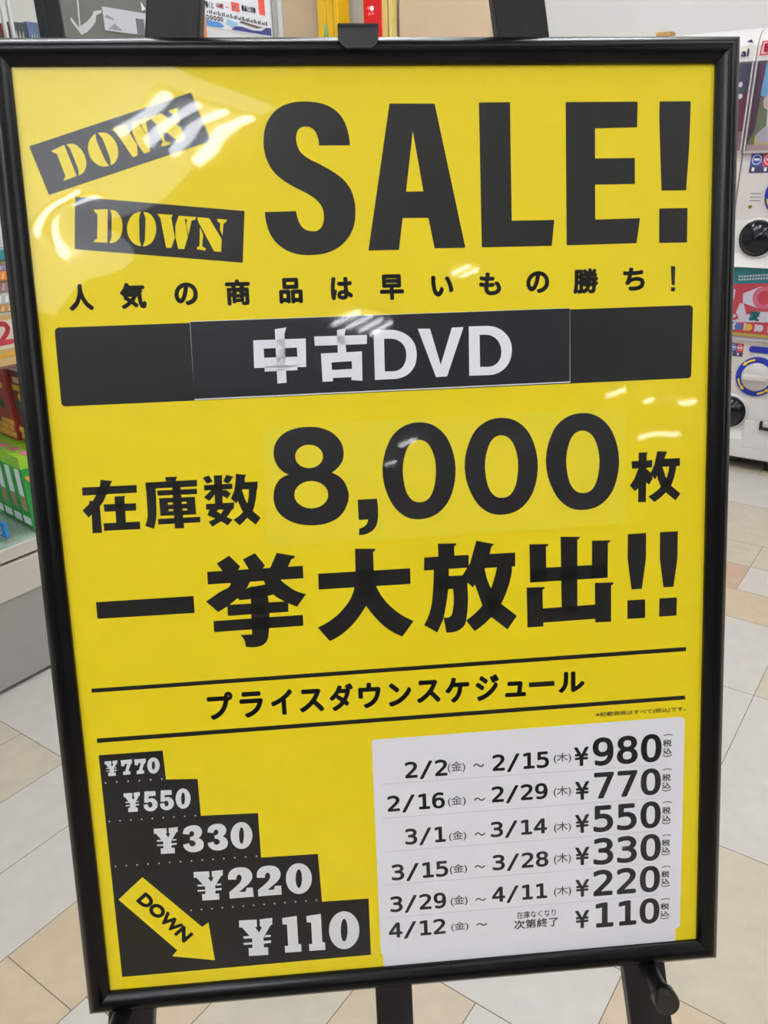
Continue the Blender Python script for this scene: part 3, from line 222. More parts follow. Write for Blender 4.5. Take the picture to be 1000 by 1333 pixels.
'step330': [[[[54.7,657.7],[66.3,658],[66.2,663.1],[65,663.5],[67.2,667.4],[69.3,663.7],[68.2,663.1],[68.3,658.1],[76.7,657.6],[76.3,662.4],[75.1,662.8],[69.8,671.3],[69.5,678.2],[72.2,678.1],[72,683.7],[59.2,683.5],[59.4,677.8],[61.9,677.9],[62.3,671.7],[56.3,662.8],[54.5,662.8]]],[[[56.4,669.2],[60.8,669.3],[62,670.9],[56.7,670.9]]],[[[56.3,673.8],[62.1,673.9],[62,675.3],[56.4,675.3]]],[[[71.3,669.6],[74.7,669.5],[74.4,671],[70.3,671]]],[[[69.6,673.5],[74.7,673.5],[74.3,675.3],[69.6,675.4]]],[[[80.9,665.1],[81.2,663.3],[81.8,661.5],[82.7,660],[83.9,659],[85.2,658.2],[86.6,657.7],[88.4,657.2],[90.2,657],[92,657],[93.7,657.4],[95.3,658],[96.6,659],[97.7,660.4],[98.4,661.9],[98.7,663.6],[98.6,665],[98.2,666.4],[97.6,667.6],[96.8,668.7],[95.8,669.6],[94.7,670.3],[96,670.9],[97.2,671.8],[98.2,672.9],[98.9,674.2],[99.2,675.6],[99.3,677.1],[99,678.7],[98.4,680.3],[97.5,681.6],[96.2,682.7],[94.7,683.4],[93.1,683.8],[91.5,684.2],[89.9,684.3],[88.3,684.1],[86.6,683.8],[85.1,683.1],[83.6,682.2],[82.5,681.2],[81.5,679.9],[80.7,678.5],[80.5,677.6],[80.4,676.7],[80.4,675.8],[85.8,674.8],[86,676],[86.4,677],[87.2,677.8],[88,678.2],[88.9,678.3],[89.8,678.1],[90.7,677.6],[91.4,676.8],[91.8,675.9],[91.8,674.9],[91.4,673.9],[90.7,673.1],[89.7,672.4],[88.4,672],[87.1,672],[87.4,668.5],[88.4,668.5],[89.4,668.2],[90.3,667.6],[90.9,667],[91.2,666.2],[91.3,665.4],[91.1,664.4],[90.7,663.5],[89.9,662.9],[89.2,662.8],[88.5,662.9],[87.8,663.3],[87.1,664.1],[86.7,665.1],[86.5,666.1]]],[[[103.6,665.3],[103.9,663.5],[104.4,661.8],[105.3,660.3],[106.5,659.3],[107.8,658.5],[109.2,658],[110.9,657.5],[112.7,657.3],[114.4,657.3],[116.1,657.7],[117.6,658.3],[119,659.3],[120,660.6],[120.7,662.2],[121.1,663.9],[121,665.2],[120.6,666.6],[119.9,667.8],[119.2,668.9],[118.2,669.8],[117.1,670.5],[118.4,671.1],[119.6,672],[120.6,673.1],[121.2,674.4],[121.6,675.8],[121.7,677.2],[121.4,678.9],[120.8,680.4],[120,681.8],[118.7,682.8],[117.2,683.5],[115.6,684],[114,684.3],[112.4,684.4],[110.9,684.3],[109.3,683.9],[107.7,683.3],[106.3,682.4],[105.1,681.3],[104.2,680.1],[103.4,678.6],[103.2,677.8],[103.1,676.9],[103.1,676],[108.4,675],[108.6,676.1],[109,677.2],[109.8,678],[110.6,678.4],[111.5,678.4],[112.4,678.2],[113.2,677.7],[113.9,677],[114.3,676.1],[114.3,675.1],[113.9,674.1],[113.3,673.3],[112.2,672.6],[110.9,672.2],[109.7,672.2],[109.9,668.8],[111,668.7],[112,668.4],[112.8,667.8],[113.3,667.2],[113.7,666.4],[113.8,665.6],[113.6,664.6],[113.1,663.8],[112.4,663.2],[111.7,663],[111,663.2],[110.3,663.6],[109.7,664.3],[109.2,665.3],[109.1,666.4]]],[[[145,671.8],[144.5,674.8],[143.5,677.7],[142.1,680.2],[140.4,682.2],[138.3,683.7],[136.1,684.5],[133.8,684.6],[131.6,684.1],[129.5,682.9],[127.7,681.1],[126.2,678.8],[125.2,676.2],[124.7,673.2],[124.6,670.2],[125.1,667.2],[126.1,664.4],[127.5,661.9],[129.2,659.9],[131.2,658.4],[133.5,657.6],[135.7,657.4],[138,657.9],[140,659.1],[141.8,660.9],[143.3,663.2],[144.3,665.8],[144.9,668.8]],[[137.1,671.2],[136.8,674],[136.2,676.5],[135.5,678.4],[134.6,679.3],[133.8,679.2],[133.1,678.2],[132.6,676.2],[132.4,673.7],[132.4,670.8],[132.8,667.9],[133.4,665.5],[134.1,663.7],[135,662.7],[135.8,662.8],[136.5,663.8],[137,665.8],[137.2,668.3]]]],
'step220': [[[[87.7,704.3],[102.1,704.8],[102,710.7],[100.4,711.1],[103.3,715.7],[105.9,711.4],[104.4,710.7],[104.5,704.9],[114.9,704.4],[114.4,710.1],[112.9,710.5],[106.6,720.2],[106.3,728.3],[109.6,728.2],[109.5,734.6],[93.6,734.3],[93.7,727.7],[96.9,727.8],[97.2,720.6],[89.8,710.2],[87.5,710.2]]],[[[90,717.6],[95.4,717.8],[97,719.7],[90.4,719.6]]],[[[89.9,723],[97,723.2],[96.9,724.8],[90,724.8]]],[[[108.4,718.3],[112.6,718.2],[112.2,719.9],[107.1,719.9]]],[[[106.4,722.9],[112.6,722.8],[112.2,725],[106.4,725]]],[[[119.3,714.9],[119.2,712.8],[119.4,710.8],[120,708.9],[121.1,707.1],[122.4,705.6],[124,704.5],[126.4,703.5],[128.9,703.1],[131.5,703.1],[133.8,703.4],[136,703.9],[138.1,705],[139.6,706.4],[140.8,708.1],[141.7,710],[142,711.8],[142,713.7],[141.7,715.5],[140.8,717.3],[139.6,719],[138.2,720.6],[136.8,721.9],[135.2,723.1],[133.7,724.2],[131.9,725.7],[130.2,727.1],[128.4,728.5],[134.6,728.7],[135.9,724.8],[141.6,724.9],[141.9,734.5],[119.2,734.5],[119.3,727.7],[121.8,726],[124.1,724.2],[126.4,722.2],[128.1,720.7],[129.8,719.1],[131.1,717.2],[131.6,716],[132,714.6],[132,713.3],[131.6,712],[130.9,711],[130,710.4],[129,710.6],[128.1,711.3],[127.4,712.2],[127,713.2],[126.8,714.4],[126.9,715.5]]],[[[146.4,715.2],[146.2,713.2],[146.4,711.2],[147,709.3],[148,707.6],[149.3,706.1],[150.9,705],[153.2,704.1],[155.7,703.7],[158.2,703.6],[160.5,703.9],[162.7,704.5],[164.8,705.5],[166.3,706.9],[167.5,708.6],[168.3,710.5],[168.7,712.2],[168.7,714],[168.3,715.8],[167.5,717.7],[166.3,719.3],[165,720.9],[163.6,722.2],[162.1,723.3],[160.5,724.5],[158.8,725.9],[157.1,727.3],[155.4,728.7],[161.5,728.8],[162.7,725.1],[168.4,725.2],[168.6,734.6],[146.3,734.6],[146.4,727.9],[148.8,726.3],[151.1,724.4],[153.4,722.5],[155.1,721],[156.7,719.4],[157.9,717.6],[158.5,716.3],[158.8,715],[158.8,713.7],[158.4,712.4],[157.7,711.4],[156.8,710.8],[155.8,711],[154.9,711.7],[154.3,712.6],[153.9,713.6],[153.7,714.8],[153.8,715.9]]],[[[198.1,720.6],[197.6,724.1],[196.5,727.4],[194.8,730.4],[192.7,732.7],[190.2,734.4],[187.5,735.4],[184.8,735.5],[182,734.9],[179.5,733.5],[177.2,731.4],[175.4,728.7],[174.2,725.5],[173.4,722],[173.4,718.5],[173.9,714.9],[175,711.7],[176.7,708.8],[178.8,706.4],[181.2,704.7],[183.9,703.8],[186.6,703.6],[189.4,704.3],[191.9,705.7],[194.1,707.7],[196,710.4],[197.3,713.6],[198,717]],[[188.8,719.8],[188.4,723.1],[187.7,726],[186.8,728.1],[185.7,729.2],[184.6,729.1],[183.7,727.8],[183,725.6],[182.6,722.6],[182.6,719.3],[183,716],[183.7,713.1],[184.7,711],[185.7,709.9],[186.8,710],[187.7,711.2],[188.4,713.5],[188.8,716.5]]]],
'step110': [[[[126.3,758.1],[143.1,758.6],[142.9,766.2],[141.2,766.7],[144.5,772.6],[147.5,767],[145.8,766.1],[145.9,758.7],[158,758.1],[157.5,765.3],[155.8,765.9],[148.3,778.4],[148.1,788.7],[151.9,788.6],[151.8,796.9],[133.2,796.4],[133.4,788],[137.1,788.1],[137.5,778.8],[128.8,765.6],[126.1,765.6]]],[[[129,775.1],[135.3,775.3],[137.1,777.8],[129.5,777.7]]],[[[128.9,782],[137.2,782.2],[137.1,784.3],[129.1,784.2]]],[[[150.5,775.9],[155.4,775.8],[155,778],[149,778]]],[[[148.1,781.8],[155.4,781.7],[155,784.5],[148.2,784.6]]],[[[167.4,759.3],[181.4,758.3],[181.2,788.1],[183.9,788.7],[183.8,796.5],[168.1,796.2],[168,789.1],[171.3,789.1],[171.6,766.6],[167.4,765.9]]],[[[190.6,759.3],[204.5,758.2],[204.4,788.3],[207,788.9],[207,796.8],[191.4,796.5],[191.3,789.3],[194.6,789.3],[194.8,766.6],[190.6,765.9]]],[[[240.8,778.9],[240.3,783.4],[239,787.5],[237,791.2],[234.5,794.2],[231.6,796.4],[228.4,797.6],[225.1,797.8],[221.8,797],[218.8,795.2],[216.1,792.5],[214,789.1],[212.4,785.1],[211.6,780.7],[211.4,776.2],[212,771.7],[213.3,767.6],[215.3,764],[217.8,761],[220.7,758.9],[223.8,757.7],[227.1,757.5],[230.4,758.3],[233.4,760],[236,762.7],[238.2,766],[239.8,770],[240.7,774.4]],[[229.4,777.8],[229,782],[228.3,785.6],[227.2,788.3],[226.1,789.6],[224.9,789.5],[223.9,788],[223.1,785.2],[222.8,781.4],[222.8,777.2],[223.2,773.1],[223.9,769.5],[225,766.8],[226.1,765.5],[227.3,765.6],[228.3,767.1],[229.1,769.9],[229.5,773.7]]]],
'stairs': [[[[11.8,582],[69.3,581.6],[70,609.9],[98.6,611.5],[98.7,648.2],[151.6,649.7],[151.5,695],[205.2,695.7],[206.4,745.7],[251.3,746.3],[250.9,806.4],[12.2,807.2]]]],
'arrow': [[[[16.2,726.4],[40.2,705.5],[91.2,761.6],[97.5,757.4],[100.6,797.7],[60.7,789.7],[66,783.9]]]],
'rule1': [[[[11.5,518.5],[564.3,512.9],[564.3,516.9],[11.5,522.3]]]],
'rule2': [[[[11.7,565.9],[564.2,561.1],[564.3,565.1],[11.6,570.1]]]],
'band': [[[[12.1,206.2],[12.3,205.2],[12.6,204.3],[13.1,203.4],[13.8,202.8],[14.6,202.3],[15.5,202.1],[16.4,202],[17.3,202.1],[561.4,198],[562.2,198.1],[563.1,198.4],[563.8,198.9],[564.4,199.5],[564.8,200.2],[565,200.9],[565.1,201.7],[565,202.5],[564.6,258.2],[564.5,259],[564.3,259.8],[563.8,260.6],[563.2,261.2],[562.5,261.6],[561.6,261.8],[560.6,261.9],[559.7,261.7],[15,267.4],[14.2,267.3],[13.5,267.2],[12.8,266.8],[12.2,266.3],[11.8,265.7],[11.5,265],[11.4,264.2],[11.4,263.4]]]],
'title_paper': [[[[124.3,200.1],[453.4,197.6],[453.2,262],[123.1,265.9]]]],
'title_face': [[[[124.6,200.5],[453.2,197.9],[452.8,261],[123.1,264.9]]]],
'number_sticker': [[[[179.5,291.1],[504.4,286.1],[505.4,391.8],[176.6,397]]]],
'card': [[[[261.4,588.5],[261.5,587.7],[261.7,586.9],[262.1,586.2],[262.6,585.6],[263.3,585.1],[264.2,584.8],[265,584.7],[265.9,584.8],[560,582.5],[560.8,582.7],[561.7,583],[562.4,583.5],[563.1,584.1],[563.6,584.8],[564,585.6],[564.2,586.4],[564.3,587.3],[563,801.5],[563,802.4],[562.8,803.2],[562.5,804.1],[562.1,804.8],[561.3,805.6],[560.4,806.2],[559.4,806.7],[558.4,807],[558.6,823.2],[263.2,824.2],[262.2,806.9],[260.7,805.1]]]],
'tag_bang': [[[[544.2,164.3],[548.3,164.4],[548.1,180.4],[545.2,180.3]]],[[[544.7,182.3],[548.4,182.2],[548.4,185.7],[544.8,185.8]]]],
'sched_dash': [[[[411.9,538.4],[436.4,538.3],[436.6,543.1],[412.1,543.1]]]],
}
DIGITS = {
'0': [[[214,529],[254,525],[288,512],[316,491],[340,461],[359,423],[372,376],[380,322],[383,259],[380,197],[372,143],[359,96],[340,58],[316,28],[288,7],[254,-6],[214,-10],[175,-6],[141,7],[113,28],[89,58],[70,96],[57,143],[49,197],[46,259],[49,322],[57,376],[70,423],[89,461],[113,491],[141,512],[175,525]],[[214,474],[191,470],[172,460],[155,444],[141,421],[131,391],[123,354],[119,310],[117,259],[119,209],[123,165],[131,128],[141,99],[155,75],[172,59],[191,49],[214,46],[238,49],[258,59],[274,75],[288,99],[299,128],[306,165],[311,209],[312,259],[311,310],[306,354],[299,391],[288,421],[274,444],[258,460],[238,470]]],
'1': [[[94,59],[203,59],[203,456],[86,430],[86,494],[203,520],[273,520],[273,59],[381,59],[381,0],[94,0]]],
'2': [[[130,59],[369,59],[369,0],[53,0],[53,59],[167,180],[234,255],[250,275],[263,293],[273,309],[281,323],[286,337],[290,350],[292,363],[293,377],[292,398],[287,416],[279,432],[268,445],[254,456],[237,464],[219,469],[197,470],[181,469],[165,467],[148,464],[131,459],[113,452],[95,444],[76,435],[57,424],[57,495],[75,503],[93,510],[110,516],[128,521],[145,524],[162,527],[179,529],[196,529],[232,527],[265,519],[294,506],[319,489],[339,467],[354,442],[362,414],[365,382],[364,366],[361,349],[357,332],[350,315],[341,298],[329,280],[316,261],[299,242],[243,179]]],
'3': [[[270,278],[294,270],[315,259],[333,246],[349,230],[360,212],[369,191],[374,168],[376,143],[373,110],[364,79],[349,53],[327,31],[301,13],[270,0],[234,-8],[194,-10],[176,-10],[158,-8],[139,-6],[121,-3],[102,0],[84,5],[66,10],[48,16],[48,86],[65,77],[83,70],[100,63],[118,58],[135,54],[152,51],[169,50],[186,49],[214,51],[237,56],[258,64],[275,75],[289,90],[298,107],[304,127],[306,150],[304,172],[298,191],[289,208],[275,222],[258,234],[239,242],[216,247],[191,249],[138,249],[138,307],[191,307],[214,308],[234,312],[252,319],[267,328],[279,340],[287,353],[292,369],[294,387],[292,406],[288,423],[280,437],[269,449],[255,458],[238,465],[219,469],[197,470],[181,470],[165,468],[149,466],[133,463],[116,459],[99,454],[81,449],[63,442],[63,507],[138,524],[197,529],[233,527],[265,520],[293,508],[318,491],[338,471],[352,447],[361,420],[364,390],[362,369],[358,351],[350,334],[340,319],[326,305],[310,294],[292,285]]],
'4': [[[256,456],[92,181],[256,181]],[[244,520],[326,520],[326,181],[395,181],[395,124],[326,124],[326,0],[256,0],[256,124],[36,124],[36,190]]],
'5': [[[72,520],[335,520],[335,461],[136,461],[136,333],[166,341],[197,344],[235,341],[269,332],[299,317],[325,296],[346,270],[360,240],[369,205],[372,167],[369,128],[360,93],[344,63],[323,37],[296,17],[264,2],[228,-7],[187,-10],[167,-10],[147,-9],[129,-7],[111,-5],[95,-1],[79,2],[64,7],[50,12],[50,84],[66,75],[82,68],[98,62],[114,58],[130,54],[147,51],[164,50],[180,49],[208,51],[232,57],[253,66],[270,80],[284,97],[294,117],[300,140],[302,167],[299,193],[293,216],[283,236],[269,253],[251,267],[230,277],[206,283],[178,284],[164,284],[150,283],[137,281],[123,278],[110,274],[97,270],[84,265],[72,259]]],
'6': [[[345,508],[345,444],[334,450],[322,455],[311,459],[298,463],[286,466],[273,468],[260,470],[247,470],[215,467],[188,457],[165,442],[146,420],[130,392],[120,358],[113,318],[111,272],[120,288],[131,302],[143,315],[157,325],[173,333],[189,339],[207,342],[225,344],[261,341],[292,332],[319,318],[342,298],[360,272],[373,242],[380,207],[383,167],[380,127],[372,92],[359,62],[341,36],[317,16],[289,1],[257,-7],[221,-10],[179,-6],[143,6],[113,26],[88,55],[70,92],[57,138],[49,194],[46,259],[49,321],[59,375],[75,422],[97,460],[125,490],[159,512],[199,525],[244,529],[295,524]],[[220,289],[198,287],[180,281],[163,270],[149,256],[138,239],[130,218],[125,194],[123,167],[125,140],[130,116],[138,95],[149,77],[163,63],[180,53],[198,47],[220,45],[242,47],[261,53],[277,62],[290,76],[300,93],[308,114],[312,139],[314,167],[312,195],[308,220],[300,241],[290,258],[277,271],[261,281],[242,287]]],
'7': [[[48,520],[376,520],[376,490],[190,0],[116,0],[297,461],[48,461]]],
'8': [[[214,247],[192,245],[173,240],[156,232],[142,221],[131,206],[123,189],[118,169],[116,146],[118,124],[123,104],[131,86],[142,72],[156,60],[173,52],[193,47],[214,45],[237,47],[256,51],[273,60],[287,71],[299,86],[307,103],[311,123],[313,146],[311,169],[307,189],[298,206],[287,220],[273,232],[256,240],[237,245]],[[153,276],[132,283],[113,293],[97,305],[83,319],[72,335],[64,353],[59,373],[58,394],[60,424],[68,450],[81,473],[100,493],[123,509],[150,520],[180,527],[214,529],[249,527],[280,520],[306,509],[329,493],[348,473],[361,450],[369,424],[372,394],[370,373],[365,353],[357,335],[346,319],[332,305],[316,293],[297,283],[276,276],[301,269],[322,259],[341,246],[356,230],[368,211],[377,190],[382,166],[384,140],[381,106],[372,77],[358,51],[339,30],[314,12],[285,0],[252,-8],[214,-10],[177,-8],[144,0],[115,12],[90,29],[71,51],[57,77],[48,106],[46,139],[47,165],[53,189],[61,211],[73,230],[89,246],[107,259],[129,269]],[[128,388],[129,368],[133,351],[140,336],[150,324],[162,315],[177,308],[195,304],[214,302],[234,304],[252,308],[267,315],[279,324],[289,336],[296,351],[300,368],[302,388],[300,408],[296,425],[289,440],[279,453],[267,462],[252,469],[235,474],[214,475],[195,474],[177,469],[162,462],[150,452],[140,440],[133,425],[129,408]]],
'9': [[[208,231],[229,233],[248,239],[264,249],[278,263],[289,281],[297,301],[302,325],[304,352],[302,379],[297,403],[289,424],[278,442],[264,456],[248,466],[229,472],[208,474],[186,472],[167,467],[150,457],[137,443],[127,426],[119,405],[115,381],[114,352],[115,324],[119,299],[127,278],[137,261],[150,248],[166,238],[185,232]],[[82,11],[82,76],[93,69],[105,64],[117,60],[129,56],[141,53],[154,51],[167,50],[180,49],[212,52],[239,62],[262,77],[282,99],[297,128],[307,162],[314,202],[316,248],[307,231],[296,217],[284,204],[270,194],[255,186],[238,180],[221,177],[202,175],[166,178],[135,187],[108,202],[85,222],[67,247],[55,278],[47,313],[44,353],[47,393],[55,428],[68,458],[87,483],[110,503],[138,518],[170,526],[206,529],[248,525],[285,513],[315,493],[339,464],[357,427],[370,380],[378,325],[381,259],[378,198],[368,144],[352,97],[330,59],[302,29],[268,7],[229,-6],[183,-10],[132,-5]]],
'/': [[[310,520],[376,520],[102,-66],[36,-66]]],
'¥': [[[13,520],[88,520],[214,290],[341,520],[416,520],[302,325],[389,325],[389,286],[280,286],[250,233],[250,221],[389,221],[389,182],[250,182],[250,0],[179,0],[179,182],[40,182],[40,221],[179,221],[179,233],[148,286],[40,286],[40,325],[125,325]]],
}
CHARS = {
'tagline': [['人',26.1,167.3,20.2,21.7],['気',68.2,167.3,21.5,21.3],['の',113.1,168.1,19.7,18.8],['商',155.7,166.5,21,21.5],['品',200.8,166.4,19.9,21.2],['は',244.7,166.7,19,19.1],['早',286.8,165.5,20.9,21.4],['い',331.3,167.6,19.4,17.5],['も',373.1,165.9,19.4,19.3],['の',414.7,165.7,20.5,18.7],['勝',456.4,164.4,22.8,21.5],['ち',501.1,164.7,19.8,19.6]],
'schedule': [['プ',112.7,529.1,23.6,26.3],['ラ',142,530.4,21.6,25],['イ',170.5,530.1,20.1,24.6],['ス',196.5,531.4,22.7,22.4],['ダ',224.3,528,22.3,26.4],['ウ',251.1,528.9,21.1,24.7],['ン',279,530.7,21.7,22.9],['ス',305.4,529.8,22.5,22.2],['ケ',332.4,528.9,22.9,24.8],['ジ',361.1,528.1,22.4,25.5],['ュ',389,536.3,20.1,15.3],['ル',440.3,530.1,25.3,20.7]],
'footnote': [['※記載価格はすべて(税込)です。',476.5,572,88.7,5.7]],
'row0': [['(金)',332.4,613.1,16.8,9.1],['～',356.9,615.3,10.5,4.1],['(木)',435,611.8,17.1,8.3]],
'row1': [['(金)',331.4,647.8,17.4,8.6],['～',356.8,650.1,10.9,3.6],['(木)',434.6,645.7,17.2,9]],
'row2': [['(金)',331.6,683.8,16.8,8.4],['～',356.4,685.9,10.7,3.9],['(木)',434.6,682.8,17,8.8]],
'row3': [['(金)',331.3,718.4,16.9,8.5],['～',355.6,720.2,10.5,3.4],['(木)',434.3,715.7,17.1,9.4]],
'row4': [['(金)',331.1,751.7,16.8,8.9],['～',355.5,755.1,10.6,3.4],['(木)',434,750.7,17.3,8.9]],
'row5': [['(金)',330.8,780,17.1,8],['～',355.6,782,11.2,3.3]],
'end': [['在庫なくなり',396.4,774,39.2,6.7],['次第終了',393.5,783,44.6,8.8]],
'tax0': [['︵',543.1,599,9.3,1.8],['税',542.7,604.5,8.7,7.3],['込',542.8,612.9,8.8,6.4],['︶',542.6,620,9.4,2.2]],
'tax1': [['︵',542.7,634.3,9.4,1.8],['税',542.3,639.9,8.8,7.4],['込',542.4,648.5,8.8,6.5],['︶',542.2,655.7,9.4,2.2]],
'tax2': [['︵',543.2,668.5,9.2,1.8],['税',542.8,674.2,8.6,7.5],['込',542.9,682.9,8.6,6.6],['︶',542.6,690.1,9.2,2.2]],
'tax3': [['︵',543.1,703.5,9.3,1.8],['税',542.7,708.7,8.7,6.9],['込',542.8,716.8,8.7,6],['︶',542.5,723.6,9.3,2]],
'tax4': [['︵',543.2,737.1,9.1,1.8],['税',542.8,742.5,8.4,7],['込',542.9,750.7,8.5,6.1],['︶',542.7,757.5,9.1,2.1]],
'tax5': [['︵',542.6,772.2,10,1.8],['税',542.2,777.6,9.3,7],['込',542.2,785.9,9.4,6.1],['︶',542,792.9,10,2]],
}
NUMBERS = [[0,'2/2',291.7,625.4,332,16.2],[1,'2/16',273.7,658,328.7,15.9],[2,'3/1',289.1,693.1,328.4,16.1],[3,'3/15',274.7,729.2,329.7,16.3],[4,'3/29',272,762.6,326.8,16.3],[5,'4/12',269.5,790.3,325.2,16.2],[0,'2/15',375.6,624.4,430.4,16.4],[1,'2/29',374.2,656.3,428.7,16],[2,'3/14',372.3,692.2,427.8,15.7],[3,'3/28',373.4,727.1,428.8,15.9],[4,'4/11',372.2,761.1,427.1,16.1],[0,'¥',454.9,625.3,469.5,19.2],[1,'¥',455.8,660.2,469.9,18.9],[2,'¥',455.6,694.8,469.8,19.2],[3,'¥',455.5,728.9,469.8,18.9],[4,'¥',455.6,762.9,469.7,18.5],[5,'¥',455.1,797.2,469.6,19.4],[0,'980',473.2,626.2,541.5,28],[1,'770',474.5,660.4,541.2,27],[2,'550',473.9,695.1,541.6,27.4],[3,'330',473.8,729.9,542,27.8],[4,'220',473.8,763.7,541.6,27.6],[5,'110',476,798.2,541.5,27.1]]
DOTS = [[15.5,609],[25.6,609],[35.8,609],[45.9,609.1],[56.1,609.1],[66.3,609.1],[15.3,647.1],[25,647.2],[34.8,647.2],[44.6,647.3],[54.4,647.3],[64.3,647.4],[74.1,647.5],[84,647.5],[93.9,647.6],[16.6,692.5],[26.5,692.5],[36.5,692.6],[46.5,692.6],[56.5,692.7],[66.5,692.7],[76.5,692.8],[86.6,692.8],[96.6,692.8],[106.7,692.9],[116.8,692.9],[127,693],[137.1,693],[147.3,693.1],[82.2,743.4],[92,743.4],[101.8,743.4],[111.7,743.4],[121.5,743.4],[131.4,743.4],[141.3,743.4],[151.2,743.4],[161.2,743.4],[171.1,743.4],[181.1,743.4],[191.1,743.4],[201.1,743.4]]
ARROW_TEXT = [[31.6,729.1],[72.8,777],[42,720.4]]

# ================================================================== the room
M_wall = speckle(mat('wall_paint', (219, 216, 212), 0.8), 3, 0.02)
M_ceil = speckle(mat('ceiling_board', (225, 226, 226), 0.9), 40, 0.03)
M_beige = speckle(mat('beige_board', (214, 190, 158), 0.6), 4, 0.03)
M_skirt = mat('grey_skirting', (120, 118, 115), 0.5)
RA0, RA1, RB0, RB1, HC = -7.2, 3.95, -4.2, 9.2, 3.2
def slab(name, a0, a1, b0, b1, z0, z1, m):
    return struct(MB().box(W, a0, a1, b0, b1, z0, z1, m).build(name))
slab('ceiling', RA0 - .1, RA1 + .1, RB0 - .1, RB1 + .1, HC, HC + .1, M_ceil)
slab('wall_back', RA1, RA1 + .1, RB0 - .1, RB1 + .1, 0, HC, M_wall)
slab('wall_left', RA0, RA1, RB0 - .1, RB0, 0, HC, M_wall)
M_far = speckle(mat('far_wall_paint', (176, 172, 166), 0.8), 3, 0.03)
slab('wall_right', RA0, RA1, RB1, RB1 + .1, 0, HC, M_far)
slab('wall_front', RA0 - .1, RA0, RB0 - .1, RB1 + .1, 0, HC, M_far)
slab('baseboard_back', RA1 - .015, RA1, RB0, RB1, 0, .08, M_skirt)
# beige boarded pier standing before the back wall, white door jamb beside it
slab('wall_pier', RA1 - .05, RA1, -2.675, -2.165, 0, HC, M_beige)
slab('wall_panel', RA1 - .05, RA1, -3.75, -3.125, 0, HC, M_beige)

# floor of square and double vinyl tiles, each tile one face, thin dark joints between
FW = speckle(mat('tile_white', (206, 200, 192), 0.30, spec=0.45), 26, 0.035)
FC = speckle(mat('tile_cream', (200, 190, 168), 0.30, spec=0.45), 26, 0.05)
FT = speckle(mat('tile_tan', (202, 183, 155), 0.30, spec=0.45), 26, 0.05)
FP = speckle(mat('tile_rose', (196, 166, 140), 0.30, spec=0.45), 26, 0.05)
M_joint = mat('tile_joint', (128, 116, 100), 0.9)
TP, TB = 0.1463 * 1.2, 0.15 * 1.2
p0, q0 = -1.208 * 1.2, 0.62 * 1.2
taken = {}
tiles = []
def tile(i0, i1, j0, j1, m):
    for i in range(i0, i1 + 1):
        for j in range(j0, j1 + 1):
            if (i, j) in taken: return False
    for i in range(i0, i1 + 1):
        for j in range(j0, j1 + 1): taken[(i, j)] = 1
    tiles.append((i0, i1, j0, j1, m)); return True
for t in ((-1, -1, -2, -1, FC), (-3, -1, 0, 1, FW), (0, 0, -3, -1, FW), (1, 1, -3, -1, FW), (2, 2, -2, -1, FT), (2, 2, -4, -3, FT),
          (4, 4, -3, -1, FC), (5, 5, -2, -1, FT), (6, 6, -2, -1, FW), (7, 7, -2, -1, FT), (4, 6, 0, 0, FW), (7, 9, 0, 0, FT), (7, 9, 1, 2, FC), (5, 6, 1, 2, FW),
          (5, 6, 3, 5, FW), (7, 9, 3, 5, FW), (4, 6, 6, 7, FW), (7, 8, 6, 6, FC), (7, 8, 7, 7, FW), (4, 8, 8, 8, FT), (4, 5, 9, 9, FP), (6, 7, 9, 9, FW), (4, 5, 10, 10, FC), (6, 7, 10, 10, FC), (3, 6, 11, 12, FC), (3, 6, 13, 14, FW)): tile(*t)
for j in range(-4, 0): taken[(3, j)] = 1
tiles += [(3, 3, -4, -2.85, FW), (3, 3, -1.85, -1, FT)]
i_lo, i_hi, j_lo, j_hi = int((RB0 - p0) / TP) - 1, int((3.6 - p0) / TP), int((-3.2 - q0) / TB), int((RA1 - q0) / TB) + 1
order = [(i, j) for i in range(i_lo, i_hi) for j in range(j_lo, j_hi)]
for i, j in order:
    if (i, j) in taken: continue
    w, l = random.choice(((1, 1), (1, 2), (2, 1), (1, 3), (2, 2), (3, 1)))
    m = random.choice((FW, FW, FW, FC, FC, FT, FT, FP))
    if i + w > i_hi or j + l > j_hi or not tile(i, i + w - 1, j, j + l - 1, m): tile(i, i, j, j, m)
fl = MB(); g = 0.0009
for i0, i1, j0, j1, m in tiles:
    b0, b1, a0, a1 = p0 + i0 * TP + g, p0 + (i1 + 1) * TP - g, q0 + j0 * TB + g, q0 + (j1 + 1) * TB - g
    fl.add([W(a0, b0, 0), W(a1, b0, 0), W(a1, b1, 0), W(a0, b1, 0)], [[0, 1, 2, 3]], m)
zj = -0.0008
fl.add([W(RA0, RB0, zj), W(RA1 + .1, RB0, zj), W(RA1 + .1, RB1, zj), W(RA0, RB1, zj)], [[0, 1, 2, 3]], M_joint)
big = ((RA0, q0 + j_lo * TB, RB0, RB1), (q0 + j_lo * TB, RA1, p0 + i_hi * TP, RB1))
for a0, a1, b0, b1 in big: fl.add([W(a0, b0, 0), W(a1, b0, 0), W(a1, b1, 0), W(a0, b1, 0)], [[0, 1, 2, 3]], FW)
struct(fl.build('floor'))

